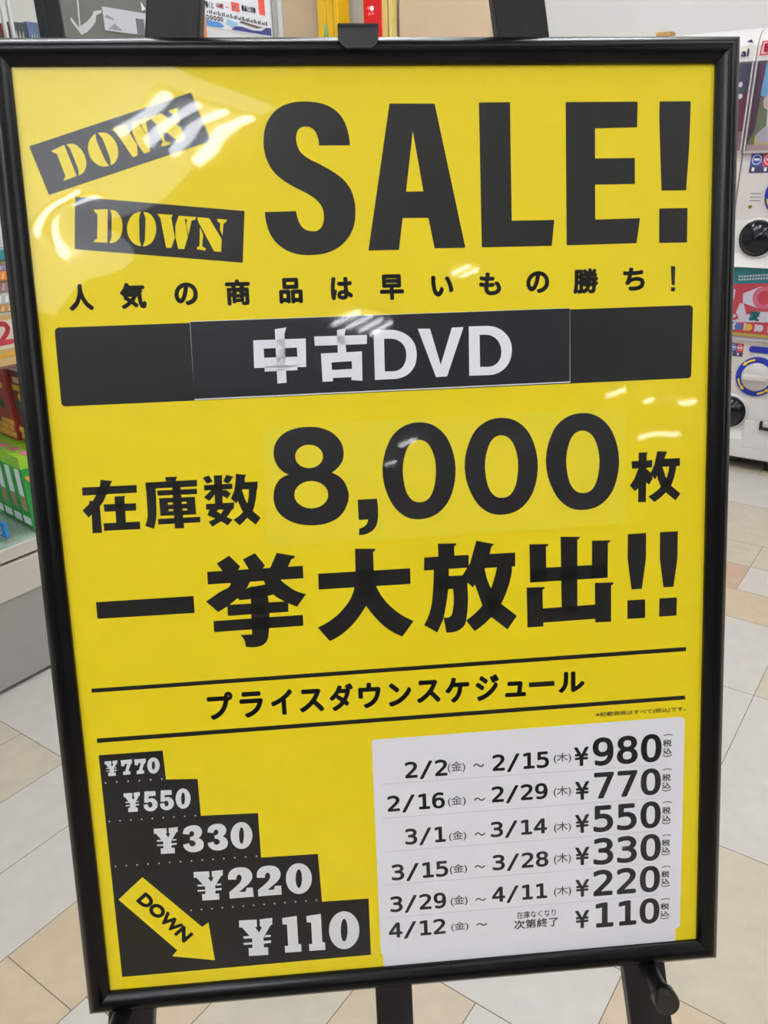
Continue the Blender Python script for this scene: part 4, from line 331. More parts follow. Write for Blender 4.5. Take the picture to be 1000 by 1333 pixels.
# ================================================================== ceiling lamps, part of them added for light (three bare tubes on a white tray)
M_tray = mat('lamp_tray', (235, 236, 236), 0.5)
M_tube = mat('lamp_tube', (246, 250, 255), 0.4, emit=TUBE_POWER)
def ceiling_lamp(label, a, b, L=0.9, n=3, gap=.11, r=.014):
    t = thing('ceiling_lamp', label, 'ceiling light', W(a, b, HC - .06), 'fluorescent ceiling lamps')
    w = gap * (n - 1) / 2 + .045
    sub(MB().box(W, a - L / 2 - .03, a + L / 2 + .03, b - w, b + w, HC - .025, HC - .0125, M_tray, .004), 'lamp_tray', t)
    for k in range(n):
        bb = b + (k - (n - 1) / 2) * gap
        sub(MB().tube([W(a - L / 2, bb, HC - .031 - r), W(a + L / 2, bb, HC - .031 - r)], [r, r], M_tube, 10), 'lamp_tube', t)
LAMPS = ((-1.97, 0.74, .42, 4, .14, .028), (-3.05, 0.62, .40, 2, .13, .02), (-2.28, 2.83, .14, 2, .08, .010), (-3.3, 2.78, .25, 4, .10), (-3.25, 6.12, .22, 1, 0), (-3.2, 6.68, .1, 1, 0), (-3.05, 6.85, .2, 1, 0), (-3.94, 7.91, .25, 1, 0), (-6.23, 5.64, .2, 1, 0), (-5.41, 5.21, .3, 1, 0),
         (-1.3, .05, 1.1, 1, .11), (-.55, 1.2, 1.1, 1, .11), (.45, 2.4, 1.1, 2, .11), (-.1, 3.9, 1.1, 2, .11), (-.9, 5.3, 1.1, 2, .11), (-2.3, -.75, 1.1, 1, .11), (-3.6, -.7, 1.1, 1, .11), (-5, -.5, 1.1, 2, .11), (-2.3, -2.2, 1.1, 1, .11), (-3.6, -2.2, 1.1, 1, .11), (-5, -2.2, 1.1, 1, .11), (-6.4, -.9, 1.1, 3, .11), (-6.4, -2.4, 1.1, 3, .11), (-1.6, 7, 1.1, 3, .11), (-2.8, 8.6, 1.1, 3, .11),  # added unseen lamps, placed to light the poster without streaking the film
         (1.15, -2.05, 1.2, 3, .14), (1.75, -1.4, 1.2, 3, .14), (2.3, -.75, 1.2, 3, .14), (.3, -1.2, 1.1, 1, .11), (.9, .7, .9, 2, .11), (2.1, .8, 1.2, 2, .14), (2.2, 2.8, .9, 3, .11), (3.2, -2.2, .9, 3, .11))  # added unseen lamps for the background, left floor and frame-top highlight
for q in LAMPS: ceiling_lamp('white fluorescent ceiling lamp with bare tubes, reflected in the film or added for light', *q)
tag(MB().box(W, -4.4, -1.6, 0.0, 1.0, HC - .012, HC, mat('added_panel_glow', (244, 248, 255), .5, emit=5.0), .003).build('added_glow_panel'), 'added glowing panel on the ceiling behind the viewer, hazing the film', 'ceiling light')  # added glowing sheet: pale haze in the film, more light from the front

# ================================================================== framed sale poster, leaning back on the easel
PC = Vector((0.03631867, 0.65418953, 0.87984691)); PX = Vector((1, 0, 0)); PY = Vector((0, -0.28022986, -0.95993293)); PN = Vector((0, -0.95993293, 0.28022986))
PW, PH = 580.0, 820.1
def P(u, v, d): return PC + PX * ((u - PW / 2) / 1000) + PY * ((v - PH / 2) / 1000) + PN * (d / 1000)    # millimetres on the sheet
M_yellow = speckle(mat('poster_yellow', (238, 213, 4), 0.5, spec=0.3), 7, 0.012)
M_paleyellow = speckle(mat('sticker_yellow', (237, 216, 40), 0.45, spec=0.3), 7, 0.012)
M_ink = mat('black_ink', (12, 12, 10), 0.45, spec=0.3)
M_toner = mat('black_toner', (30, 28, 31), 0.4, spec=0.3)
M_bluetoner = mat('blue_black_toner', (20, 21, 28), 0.4, spec=0.3)
M_white = mat('card_white', (238, 237, 243), 0.5, spec=0.3)
M_silver = mat('silver_print', (228, 228, 230), 0.5, spec=0.3)
M_greyink = mat('dark_grey_ink', (72, 70, 75), 0.5, spec=0.3); M_blackink = mat('black_card_ink', (40, 39, 43), 0.5, spec=0.3)
M_lightink = mat('grey_fine_ink', (105, 104, 108), 0.5, spec=0.3)
M_frame = mat('black_moulding', (5, 5, 6), 0.24, spec=0.24)
poster = thing('framed_poster', 'yellow sale poster in a black frame leaning on the easel', 'sign', P(PW / 2, PH + 21, 0))
# moulding: mitred rails with a rounded face
prof = [(0.0, -9), (0.0, 3.4), (-0.7, 4.4), (-3.2, 6.2), (-6.5, 8.4), (-10, 9.6), (-13.0, 9.9), (-14.8, 9.4), (-19.6, 4.9), (-20.6, 3.2), (-21.0, 1.2), (-21.0, -9)]
fr = MB()
corners = [(0, 0), (PW, 0), (PW, PH), (0, PH)]
dirs = [(-1, -1), (1, -1), (1, 1), (-1, 1)]
for k in range(4):
    c0, c1, d0, d1 = corners[k], corners[(k + 1) % 4], dirs[k], dirs[(k + 1) % 4]
    vs = [P(c0[0] - d0[0] * o, c0[1] - d0[1] * o, h) for o, h in prof] + [P(c1[0] - d1[0] * o, c1[1] - d1[1] * o, h) for o, h in prof]
    n = len(prof)
    fr.add(vs[1:n - 1] + vs[n + 1:2 * n - 1], [[i, i + 1, n - 2 + i + 1, n - 2 + i] for i in range(n - 3)], M_frame, True)
    fr.add(vs, [[n - 2, n - 1, 2 * n - 1, 2 * n - 2], [n - 1, 0, n, 2 * n - 1], [0, 1, n + 1, n]], M_frame)
sub(fr, 'frame', poster)
sub(MB().box(P, -15, PW + 15, -15, PH + 15, -8.5, -4, mat('backing_board', (70, 60, 50), 0.8)), 'backing_board', poster)
sheet = sub(MB().box(P, -6, PW + 6, -6, PH + 6, -0.6, 0, M_yellow), 'poster_sheet', poster, 'bright yellow printed sheet')
def printed(name, parent, keys, material, d, label=None, extra=None):
    mb = MB()
    for k in keys:
        for rings in SHAPES[k]: mb.plate(P, rings, material, d)
    if extra: extra(mb)
    return sub(mb, name, parent, label)
printed('sale_lettering', sheet, ['sale'], M_ink, .15)
for k in ('1', '2'):
    mb = MB()
    for rings in SHAPES['badge%s_box' % k]: mb.plate(P, rings, M_ink, .15)
    for rings in SHAPES['badge%s_letters' % k]: mb.plate(P, rings, M_yellow, .3)
    sub(mb, 'stencil_badge', sheet, 'tilted black bar with yellow stencil lettering')
def tagline(mb):
    for ch, x, y, w, h in CHARS['tagline']: write(mb, P, ch, x, y, w, h, .15, M_ink, .95)
printed('tagline_lettering', sheet, ['tag_bang'], M_ink, .15, None, tagline)
band = printed('title_band', sheet, ['band'], M_ink, .15, 'black bar with rounded corners')
printed('stock_lettering', sheet, ['stock'], M_ink, .15)
printed('slogan_lettering', sheet, ['slogan'], M_ink, .15)
printed('rule', sheet, ['rule1'], M_ink, .15); printed('rule', sheet, ['rule2'], M_ink, .15)
def sched(mb):
    for ch, x, y, w, h in CHARS['schedule']: write(mb, P, ch, x, y, w, h, .15, M_ink, 1.1)
printed('schedule_lettering', sheet, ['sched_dash'], M_ink, .15, None, sched)
def foot(mb):
    for ch, x, y, w, h in CHARS['footnote']: write(mb, P, ch, x, y + h / 2 - 2.6, w, 5.2, .15, mat('olive_fine_ink', (84, 76, 26), .5), .1)
printed('footnote_lettering', sheet, [], M_ink, .15, None, foot)
def stepdots(mb):
    for x, y in DOTS: mb.plate(P, [[(x + .75 * math.cos(t * math.pi / 5), y + .75 * math.sin(t * math.pi / 5)) for t in range(10)]], M_silver, .3)
printed('price_staircase', sheet, ['stairs'], M_ink, .15, 'black staircase shape with dotted lines', stepdots)
for k in ('770', '550', '330', '220', '110'): printed('step_price', sheet, ['step' + k], M_silver, .3, 'silver slab price')
def arrowtext(mb):
    bl, br, tl = [Vector((p[0], p[1], 0)) for p in ARROW_TEXT]
    def Q(u, v, d): q = tl + (br - bl) * u + (bl - tl) * v; return P(q.x, q.y, d)
    vs, fs, x0, y0, x1, y1 = glyphs('DOWN')
    for k in range(9):
        dx, dy = (0, 0) if k == 0 else (.014 * math.cos(k * math.pi / 4), .075 * math.sin(k * math.pi / 4))
        mb.add([Q((p[0] - x0) / (x1 - x0) * .972 + .014 + dx, (1 - (p[1] - y0) / (y1 - y0)) * .85 + .075 + dy, .45) for p in vs], fs, M_ink)
printed('down_arrow', sheet, ['arrow'], M_yellow, .3, 'yellow arrow pointing down the stairs', arrowtext)
# pasted papers
def pasted(name, key, material, d0, d1, label):
    mb = MB()
    for rings in SHAPES[key]: mb.plate(P, rings, material, d0, d1)
    return sub(mb, name, poster, label)
ns = pasted('number_sticker', 'number_sticker', M_paleyellow, 0, .25, 'paler yellow paper patch')
printed('number_lettering', ns, ['number'], M_toner, .4)
ts = pasted('title_sticker', 'title_paper', M_white, .15, .5, 'white-edged strip of paper')
printed('title_print', ts, ['title_face'], M_bluetoner, .62)
printed('title_lettering', ts, ['title'], mat('title_white', (240, 240, 248), .5, spec=.3), .75)
pcard = pasted('price_card', 'card', M_white, 0, .3, 'white price list with rounded corners')
for r in range(6):
    mb = MB()
    for row, s, xl, base, xr, cap in NUMBERS:
        if row != r: continue
        price = len(s) == 3 and '/' not in s
        digits(mb, P, s, xl, base, xr, cap, .45, M_blackink if r == 0 or (r == 1 and not price) else M_greyink, 1.0 if price else (.6 if s != '¥' else .6))
    for ch, x, y, w, h in CHARS['row%d' % r]: write(mb, P, ch, x, y - (.13 * h if ch != '～' else 0), w, h * (1.26 if ch != '～' else 1), .45, M_lightink, .1 if ch != '～' else .2)
    for ch, x, y, w, h in CHARS['tax%d' % r]: write(mb, P, ch, x, y, w, h, .45, M_greyink, .22)
    if r == 5:
        for ch, x, y, w, h in CHARS['end']: write(mb, P, ch, x, y - .06 * h, w, h * 1.14, .45, M_greyink, .22 if ch == '次第終了' else .08)
    if r < 5:
        yy = 629.5 + r * 34.6 + (0 if r else 0)
        mb.plate(P, [[(268, yy), (540, yy), (540, yy + .35), (268, yy + .35)]], mat('faint_rule', (200, 199, 205), .6), .4)
    sub(mb, 'price_row', pcard)
# wavy clear film over the print
M_film = clear('clear_film', 1.5, (1, 1, 1), 0.03, .75)
NX, NY = 90, 126
def film(u, v):
    h = 2.2
    e = min(u, PW - u, v, PH - v); edge = max(0, min(1, e / 40))
    h += edge * (0.22 * math.sin(u / 61 + v / 140) + 0.2 * math.sin(v / 47 - u / 160 + 1.2) + .03 * math.sin(u / 17 + v / 90))
    r2 = ((u - 50) / 50) ** 2 + ((v - 128) / 34) ** 2
    h += edge * 0.5 * math.exp(-r2) * math.sin((u * .3 - v) / 15)
    x = (u - 163) * .52 + (v - 62) * -.85      # a crease under the first badge: the film above it is tilted
    h += edge * .012 * max(0.0, min(x, 60)) * math.exp(-((u - 165) / 70) ** 2)
    return max(h, 1.0)
fm = MB()
fm.add([P(PW * i / NX, PH * j / NY, film(PW * i / NX, PH * j / NY)) for j in range(NY + 1) for i in range(NX + 1)],
       [[j * (NX + 1) + i, j * (NX + 1) + i + 1, (j + 1) * (NX + 1) + i + 1, (j + 1) * (NX + 1) + i] for j in range(NY) for i in range(NX)], M_film, True)
cover = sub(fm, 'clear_cover', poster, 'creased clear plastic film')
if cover.data.polygons[0].normal.dot(PN) < 0: cover.data.flip_normals()

# ================================================================== easel
M_wood = speckle(mat('blackened_wood', (26, 25, 25), 0.45, spec=0.25), 30, 0.55, 8, (1, 1, .12), .25)
easel = thing('display_easel', 'dark wooden easel holding up the yellow sale poster', 'easel', (P(PW / 2, 1326, -25).x, P(PW / 2, 1326, -25).y, 0))
VF = 1326
def beam(u0, v0, u1, v1, w, d0, d1, lean=0.0):
    """board from (u0, v0) to (u1, v1) in the plane behind the poster"""
    L = math.hypot(u1 - u0, v1 - v0); tx, ty = (u1 - u0) / L, (v1 - v0) / L
    def F(a, b, d): return P(u0 + tx * a - ty * b, v0 + ty * a + tx * b, d)
    return MB().box(F, 0, L, -w / 2, w / 2, d0, d1, M_wood, 2.0)
def foot_cut(mb):
    mb.v = [(x, y, max(z, 0.0)) for x, y, z in mb.v]; return mb
def leg_u(side, v): return 272 + side * (143 + (v + 50) * .127)
for side in (-1, 1):
    sub(foot_cut(beam(leg_u(side, -330), -330, leg_u(side, VF + 6), VF + 6, 44, -30, -10)), 'leg', easel)
sub(beam(272, -26, 272, 1085, 37, -30, -10), 'center_mast', easel)
sub(beam(leg_u(-1, 1060) - 6, 1060, leg_u(1, 1060) + 6, 1060, 42, -44, -30.5), 'crossbar', easel)
sub(beam(leg_u(-1, -300) - 6, -300, leg_u(1, -300) + 6, -300, 42, -44, -30.5), 'crossbar', easel)
sub(beam(leg_u(-1, 60) - 6, 60, leg_u(1, 60) + 6, 60, 42, -44, -30.5), 'crossbar', easel)
top = P(272, 60, -56); footp = Vector((top.x, top.y + .62, 0.0))
def R3(a, b, c):
    ax = (footp - top).normalized(); s = Vector((1, 0, 0)); n = ax.cross(s); return top + ax * a + s * b + n * c
sub(foot_cut(MB().box(R3, 0, (footp - top).length + .01, -.018, .018, -.01, .01, M_wood, .002)), 'rear_leg', easel)
for side in (-1, 1):
    uc = leg_u(side, 868) + (0 if side > 0 else -6); vc = 850.8
    def F(x, y, d): return P(uc + x, vc + y, d)
    pg = MB(); pg.lathe(F, [(8.5, -10), (8.5, 32), (9.5, 34), (12, 35), (12, 48), (11, 50)], mat('black_peg', (26, 24, 24), .35), 28)
    sub(pg, 'support_peg', easel, 'round black peg with a wider cap')
clip = MB()
clip.plate(P, [[(261, -25.5), (294, -25.5), (293.5, -16), (291.5, -11), (288, -8.5), (267, -8.5), (263.5, -11), (261.5, -16)]], mat('black_clip', (27, 27, 29), .5), 10.2, 13)
clip.box(P, 261, 294, -27, -22.5, -30, 13, mat('black_clip'), .8)
cl = sub(clip, 'top_clip', easel, 'black plastic clip over the frame edge')
sub(MB().lathe(lambda x, y, d: P(271.5 + x, -31 + y, d), [(4, -22), (4, -8), (3, -7)], mat('dark_knob', (52, 40, 38), .4), 16), 'clip_knob', cl)

# ================================================================== capsule toy machines (three stacked columns against the back wall)
M_body = mat('machine_white', (226, 222, 219), 0.35)
M_cream = mat('machine_cream', (219, 212, 207), 0.4)
M_bowl = mat('dark_outlet', (18, 20, 27), 0.14, spec=.3, coat=.15)
M_bowlrim = mat('outlet_rim', (16, 16, 20), 0.3)
M_blue = mat('dial_blue', (24, 44, 160), 0.4)
M_dialy = mat('dial_yellow', (236, 208, 30), 0.45)
M_knob = mat('dial_knob', (214, 208, 204), 0.3)
M_pane = clear('machine_window', 1.45, (.93, .92, .95), .02, 1.3)
M_dark = mat('dark_gap', (38, 34, 32), 0.7)
MA = W(0, 0, 0); F0 = Vector((1.68, 3.136, 0)); FA = F0.dot(A2); FB = F0.dot(B2)
def FM(s0):
    def F(s, z, n): return W(FA - n, FB + s0 + s, z)      # n towards the aisle
    return F
def circ(cx, cy, r, n=32, a0=0, a1=2 * math.pi): return [(cx + r * math.cos(a0 + (a1 - a0) * k / n), cy + r * math.sin(a0 + (a1 - a0) * k / n)) for k in range(n if abs(a1 - a0) > 6.2 else n + 1)]
CW = .325
def capsule_machine(s0, z0, label, card, header):
    F = FM(s0)
    t = thing('capsule_machine', label, 'toy machine', F(.02, z0 if z0 > .5 else .055, -.19), 'capsule toy machines')
    zt = z0 + (.68 if z0 < .5 else .703); zb = z0 if z0 > .5 else .055
    body = MB().box(F, -.185, -.185 + CW, z0 + .001, zt, -.40, 0, M_cream, .006)
    body.box(F, -.185, -.185 + CW, zb if zb < .5 else z0 + .0006, z0 + .004, -.40, .035, M_body, .006)                       # bottom step
    body.plate(lambda a, b, d: F(d, a, b), [[(z0 + .003, 0), (z0 + .003, .034), (z0 + .05, .010), (z0 + .17, 0)]], M_body, -.185, -.185 + CW)   # sloping apron
    b = sub(body, 'body', t)
    # capsule outlet: dark glossy bowl in a rim
    def O(x, y, d): return F(-.082 + x, z0 + .107 + y, .012 + d)
    ou = MB().lathe(O, [(.074, -.01), (.074, .006), (.066, .010), (.064, .004)], M_body, 40, False)
    ou.lathe(O, [(.066, .004), (.066, .012), (.062, .014)], M_bowlrim, 40, False)
    ou.lathe(O, [(.062, .012), (.052, .026), (.036, .036), (.018, .041), (.0005, .043)], M_bowl, 40, False)
    sub(ou, 'capsule_outlet', t, 'round black glossy outlet')
    # tray door on the right with a black handle
    dr = MB().box(F, -.012, .128, max(z0 - .03, zb + .004), z0 + .085, .030, .037, M_body, .003)
    dd = sub(dr, 'tray_door', t)
    hn = MB().box(F, .050, .11, z0 + .055, z0 + .067, .036, .050, M_bowlrim, .003); hn.box(F, .050, .061, z0 + .055, z0 + .092, .036, .050, M_bowlrim, .003)
    sub(hn, 'door_handle', dd, 'black handle')
    # turning dial
    def D_(x, y, d): return F(-.002 + x, z0 + .260 + y, d)
    dl = MB(); dl.plate(D_, [circ(0, 0, .080, 48), circ(0, 0, .058, 40)], M_blue, 0, .006)
    for q in range(4):
        a = q * math.pi / 2 + .2
        dl.plate(D_, [circ(0, 0, .073, 8, a, a + .55) + circ(0, 0, .066, 8, a + .55, a)], M_dialy, .007)
        ex, ey = .0695 * math.cos(a + .55), .0695 * math.sin(a + .55); tx, ty = -math.sin(a + .55), math.cos(a + .55); rx, ry = math.cos(a + .55), math.sin(a + .55)
        dl.plate(D_, [[(ex + rx * .009, ey + ry * .009), (ex - rx * .009, ey - ry * .009), (ex + tx * .016, ey + ty * .016)]], M_dialy, .0075)
    dial = sub(dl, 'dial_ring', t, 'blue ring with yellow arrows')
    kn = MB().lathe(D_, [(.057, 0), (.057, .014), (.053, .020), (.020, .022), (.0005, .022)], M_knob, 40, False)
    kn.box(D_, -.05, .05, -.012, .012, .018, .042, M_knob, .006)
    sub(kn, 'dial_knob', dial)
    # red and blue notice, coin slot plate
    lb = MB(); zl, xl, cw, ch = (z0 + .334, -.122, .026, .052) if z0 < .5 else (z0 + .336, -.153, .044, .066)
    for q, mm_ in enumerate((mat('notice_blue', (56, 78, 158), .4), mat('notice_red', (196, 58, 62), .4))):
        x = xl + q * cw; lb.box(F, x, x + cw, zl, zl + ch, 0, .0015, mm_); lb.box(F, x, x + cw, zl, zl + ch * .34, .0015, .0018, mat('notice_navy_dark', (60, 58, 92), .4))
        cx_, cz_, r_ = x + cw / 2, zl + ch * .68, cw * .40
        lb.plate(F, [circ(cx_, cz_, r_, 20), circ(cx_, cz_, r_ * .84, 20)], M_white, .002); lb.box(F, cx_ - r_ * .6, cx_ + r_ * .6, cz_ - r_ * .2, cz_ + r_ * .25, .0016, .0022, M_white)
        lb.box(F, x + cw * .2, x + cw * .42, zl + ch * .08, zl + ch * .28, .0018, .0022, M_white)
    sub(lb, 'notice_label', t, 'small red and blue notice')
    pl = MB(); pl.plate(F, [circ(-.035, z0 + .369, .012, 12, math.pi / 2, math.pi * 1.5) + circ(.06, z0 + .369, .012, 12, -math.pi / 2, math.pi / 2)], M_blue, 0, .005)
    pl.plate(F, [circ(.045, z0 + .369, .006, 16)], M_dialy, .0055)
    sub(pl, 'coin_plate', t, 'blue rounded coin plate')
    tick = MB()
    for r in range(3):
        for k in range(9): tick.box(F, -.135 + k * .0045, -.1325 + k * .0045, z0 + .262 - r * .012, z0 + .266 - r * .012, 0, .0008, M_lightink)
    tick.lathe(lambda x, y, d: F(-.129 + x, z0 + .218 + y, d), [(.006, 0), (.006, .004), (.003, .005)], mat('brass_lock', (150, 140, 70), .3, .8), 16)
    sub(tick, 'side_print', t)
    # display card behind a clear pane
    zc = z0 + .418; card(F if z0 < .5 else (lambda s, z, n: F(s, z0 + .412 + (z - zc) * 1.095, n)), zc, t)
    sub(MB().box(F, -.178, -.192 + CW, z0 + .410, zt - .003, .012, .015, M_pane), 'window_pane', t)
    ed = MB()
    for e in (-.182, -.192 + CW): ed.box(F, e, e + .006, z0 + .405, zt - .001, 0, .016, mat('window_edge', (190, 180, 186), .25))
    ed.box(F, -.182, -.186 + CW, z0 + .403, z0 + .411, 0, .016, mat('window_edge'))
    sub(ed, 'window_frame', t)
    if header:
        hd = MB(); hd.plate(lambda a, b_, d: F(d, a, b_), [[(zt, -.40), (zt, .004), (zt + .05, .002), (zt + .080, -.012), (zt + .100, -.040), (zt + .112, -.09), (zt + .112, -.40)]], M_body, -.185, -.185 + CW)
        h = sub(hd, 'header', t, 'white curved top')
        header(F, zt, h)
def card_megaphone(F, z, t):
    red = mat('card_red', (214, 66, 78), .5); teal = mat('card_teal', (18, 150, 152), .5); pink = mat('card_pink', (226, 120, 140), .5)
    c = MB(); c.box(F, -.175, .13, z, z + .262, .002, .004, red)
    c.plate(F, [[(-.175, z + .262), (.13, z + .262), (.13, z + .222), (-.175, z + .196)]], teal, .0048)
    for r in range(2):
        for k in range(20): c.box(F, -.13 + k * .0102, -.123 + k * .0102, z + .212 + r * .012 + k * .0012, z + .219 + r * .012 + k * .0012, .005, .0055, M_white)
    c.plate(F, [[(-.100, z + .128), (-.104, z + .165), (-.040, z + .196), (-.036, z + .112)]], M_white, .0055)
    c.plate(F, [circ(-.022, z + .154, .044, 28)], pink, .006); c.plate(F, [circ(-.020, z + .154, .027, 24)], red, .0065)
    c.plate(F, [[(-.15, z + .14), (-.135, z + .14), (-.135, z + .178), (-.15, z + .178)]], M_white, .0055)
    c.plate(F, [[(-.11, z + .128), (-.095, z + .125), (-.075, z + .075), (-.10, z + .06), (-.12, z + .09)]], M_white, .006)
    c.plate(F, [[(-.165, z + .048), (.13, z + .07), (.13, z + .112), (-.05, z + .098), (-.12, z + .06)]], M_white, .0058)
    write(c, lambda u, v, d: F(u, -v, d), '変', -.068, -(z + .102), .042, .040, .0066, teal, .003)
    for q, (x, y) in enumerate(((-.15, .085), (-.14, .105), (-.125, .075), (-.155, .06), (-.13, .055))): c.plate(F, [[(x - .008, z + y), (x, z + y - .008), (x + .009, z + y), (x, z + y + .009)]], teal if q % 2 else M_white, .0062)
    for q, (x, col) in enumerate(((-.135, (240, 235, 230)), (-.103, (70, 120, 190)), (-.062, (236, 190, 50)), (-.02, (240, 240, 240)), (.03, (90, 170, 110)))):
        c.plate(F, [circ(x, z + .036, .014, 20)], mat('ball_%d' % q, col, .4), .0066)
        c.box(F, x - .02, x - .011, z + .022, z + .05, .0045, .0058, M_white)
    c.box(F, -.175, .13, z, z + .012, .004, .0052, mat('card_gold', (206, 186, 70), .5))
    sub(c, 'display_card', t, 'red and teal card with a white megaphone')
def card_sky(F, z, t):
    c = MB(); c.box(F, -.175, .13, z, z + .262, .002, .004, mat('card_green', (118, 132, 96), .5))
    c.plate(F, [[(-.146, z + .262), (.13, z + .262), (.13, z + .14), (-.125, z + .155), (-.152, z + .165)]], mat('card_sky', (118, 182, 220), .5), .0048)
    c.plate(F, [[(-.175, z + .262), (-.146, z + .262), (-.150, z + .17), (-.155, z + .06), (-.175, z + .02)]], mat('card_plum', (96, 62, 84), .5), .0046)
    c.plate(F, [circ(-.115, z + .145, .024, 18)], mat('card_peach', (220, 200, 186), .5), .0052)
    c.plate(F, [[(-.12, z + .125), (-.06, z + .14), (-.06, z + .07), (-.09, z + .055), (-.115, z + .075)]], M_white, .0056)
    c.plate(F, [[(-.145, z + .05), (-.115, z + .075), (-.085, z + .05), (-.095, z + .022), (-.14, z + .022)]], mat('card_lilac', (196, 188, 196), .5), .006)
    c.box(F, -.175, .13, z, z + .018, .004, .0057, mat('card_blush', (196, 170, 162), .5))
    c.box(F, -.15, .13, z + .018, z + .046, .004, .0056, mat('card_lime', (206, 204, 80), .5))
    sub(c, 'display_card', t, 'sky blue and green picture card')
def card_plum(F, z, t):
    c = MB(); c.box(F, -.175, .13, z, z + .262, .002, .004, mat('card_wine', (110, 44, 66), .5))
    c.plate(F, [[(-.175, z + .262), (.13, z + .262), (.13, z + .17), (-.175, z + .19)]], mat('card_slate', (78, 76, 92), .5), .0048)
    c.plate(F, [circ(.10, z + .20, .008, 14)], M_white, .0056); c.plate(F, [circ(.105, z + .165, .008, 14)], M_white, .0056)
    c.plate(F, [[(-.175, z), (.13, z), (.13, z + .06), (-.175, z + .04)]], mat('card_mauve', (150, 116, 116), .5), .005)
    sub(c, 'display_card', t, 'dark wine red picture card')
def head_red(F, zt, h):
    r = mat('logo_red', (206, 30, 66), .4); c = MB()
    c.plate(F, [[(-.176, zt + .016), (-.07, zt + .016), (-.066, zt + .060), (-.172, zt + .060)], [(-.172, zt + .020), (-.074, zt + .020), (-.070, zt + .056), (-.168, zt + .056)]], r, .0085)
    write(c, lambda u, v, d: F(u, -v, d), 'BA', -.163, -(zt + .053), .045, .028, .0085, r, .0025)
    sub(c, 'header_logo', h, 'red boxed lettering')
def head_blue(F, zt, h):
    r = mat('logo_blue', (52, 52, 96), .4); c = MB()
    write(c, lambda u, v, d: F(u, -v, d), 'al', .088, -(zt + .040), .026, .024, .0085, r, .001)
    c.plate(F, [[(.10, zt + .062), (.125, zt + .056), (.118, zt + .068)]], r, .0085)
    sub(c, 'header_logo', h, 'dark blue lettering')
def head_plain(F, zt, h): pass
def column(s0, low, high, head, labels):
    F = FM(s0)
    capsule_machine(s0, .135, labels[0], low, None)
    capsule_machine(s0, .818, labels[1], high, head)
    st = thing('machine_stand', labels[2], 'stand', F(.02, 0, -.19), 'stands under the capsule machines')
    sub(MB().box(F, -.18, -.19 + CW, .043, .0545, -.39, .02, M_dark, .003), 'stand_plate', st)
    for x in (-.15, .10):
        for y in (-.34, -.02):
            cs = MB().tube([F(x - .012, .0185, y), F(x + .012, .0185, y)], [.0185, .0185], M_dark, 16); cs.box(F, x - .015, x + .015, .022, .0435, y - .014, y + .014, M_dark)
            sub(cs, 'caster', st)
column(0, card_megaphone, card_sky, head_red, ('white capsule toy machine with a red and teal megaphone card, right of the poster', 'white capsule toy machine with a sky blue card and red boxed logo', 'dark caster stand under the megaphone capsule machine'))
column(-CW - .003, card_plum, card_plum, head_blue, ('lower white capsule machine mostly hidden behind the poster edge, nearest the megaphone machine', 'white capsule machine with a dark wine red card beside the sky blue one', 'dark caster stand hidden behind the frame under the wine red machines'))
column(-2 * CW - .006, card_plum, card_plum, head_plain, ('lower capsule machine wholly behind the poster, farthest from the megaphone machine', 'white topped capsule machine peeping over the frame left of the wine red one', 'dark caster stand behind the poster under the machine peeping over the frame'))
tag(MB().box(W, FA + .09, FA + .15, FB - .60, FB - .54, 1.6335, 1.652, mat('tan_box', (176, 140, 84), .6), .004).build('small_box'), 'small tan box lying on top of the capsule machines', 'box')

# ================================================================== glass showcase on the left
M_lam = mat('showcase_white', (216, 208, 199), 0.35)
M_grey = speckle(mat('showcase_grey', (170, 168, 164), 0.4), 14, .03)
M_alu = mat('aluminium_trim', (186, 188, 190), 0.3, .7)
M_groove = mat('trim_shadow', (90, 92, 92), 0.5)
M_gshelf = clear('shelf_glass', 1.5, (.90, .97, .94), .02, 1.0)
M_gpane = clear('pane_glass', 1.5, (.95, .98, .97), .02, 1.0)
show = thing('glass_showcase', 'white based glass showcase filled with snacks at the left', 'showcase', W(.75, -2.05, 0))
S0, S1, SB, SD = .05, 1.305, -1.80, -2.5
bs = MB().box(W, S0, S1, SD, SB - .006, .012, .240, M_grey); bs.box(W, S0, S1, SD, SB, .240, .331, M_lam, .003)
bs.box(W, S0, S1, SD, SB - .01, .331, .338, M_groove); bs.box(W, S0, S1, SD, SB, .338, .371, M_lam, .003)
sub(bs, 'base_cabinet', show)
sub(MB().box(W, S0 + .03, S1 - .03, SD, SB - .03, 0, .0125, M_dark), 'kick_plate', show)
sub(MB().box(W, S0, S1, SD, SB - .004, .372, .3795, M_gshelf), 'shelf', show, 'glass deck')
for z in (.790, .905, 1.435): sub(MB().box(W, S0, S1, SD, SB - .02, z - .008, z, M_gshelf), 'shelf', show, 'glass shelf')
sub(MB().box(W, 1.195, S1 - .035, SB - .004, SB, .3795, 2.0, M_gpane), 'glass_pane', show)
dg = MB()
for a in (1.170, 1.186): dg.box(W, a, a + .006, SB - .006, SB + .002, .3795, 2.0, mat('door_edge', (216, 220, 218), .3))
sub(dg, 'door_edge', show, 'pale edges of the sliding glass doors')
sub(MB().box(W, S1 - .035, S1, SB - .03, SB, .3715, 2.0, mat('black_post', (18, 20, 22), .3), .002), 'corner_post', show, 'black corner post')
sub(MB().box(W, S0, S1, SD, SD + .02, .3715, 2.0, mat('showcase_back', (146, 156, 156), .6)), 'back_panel', show)
sub(MB().box(W, S0, S1, SD, SB, 2.0, 2.05, M_lam), 'top_panel', show)

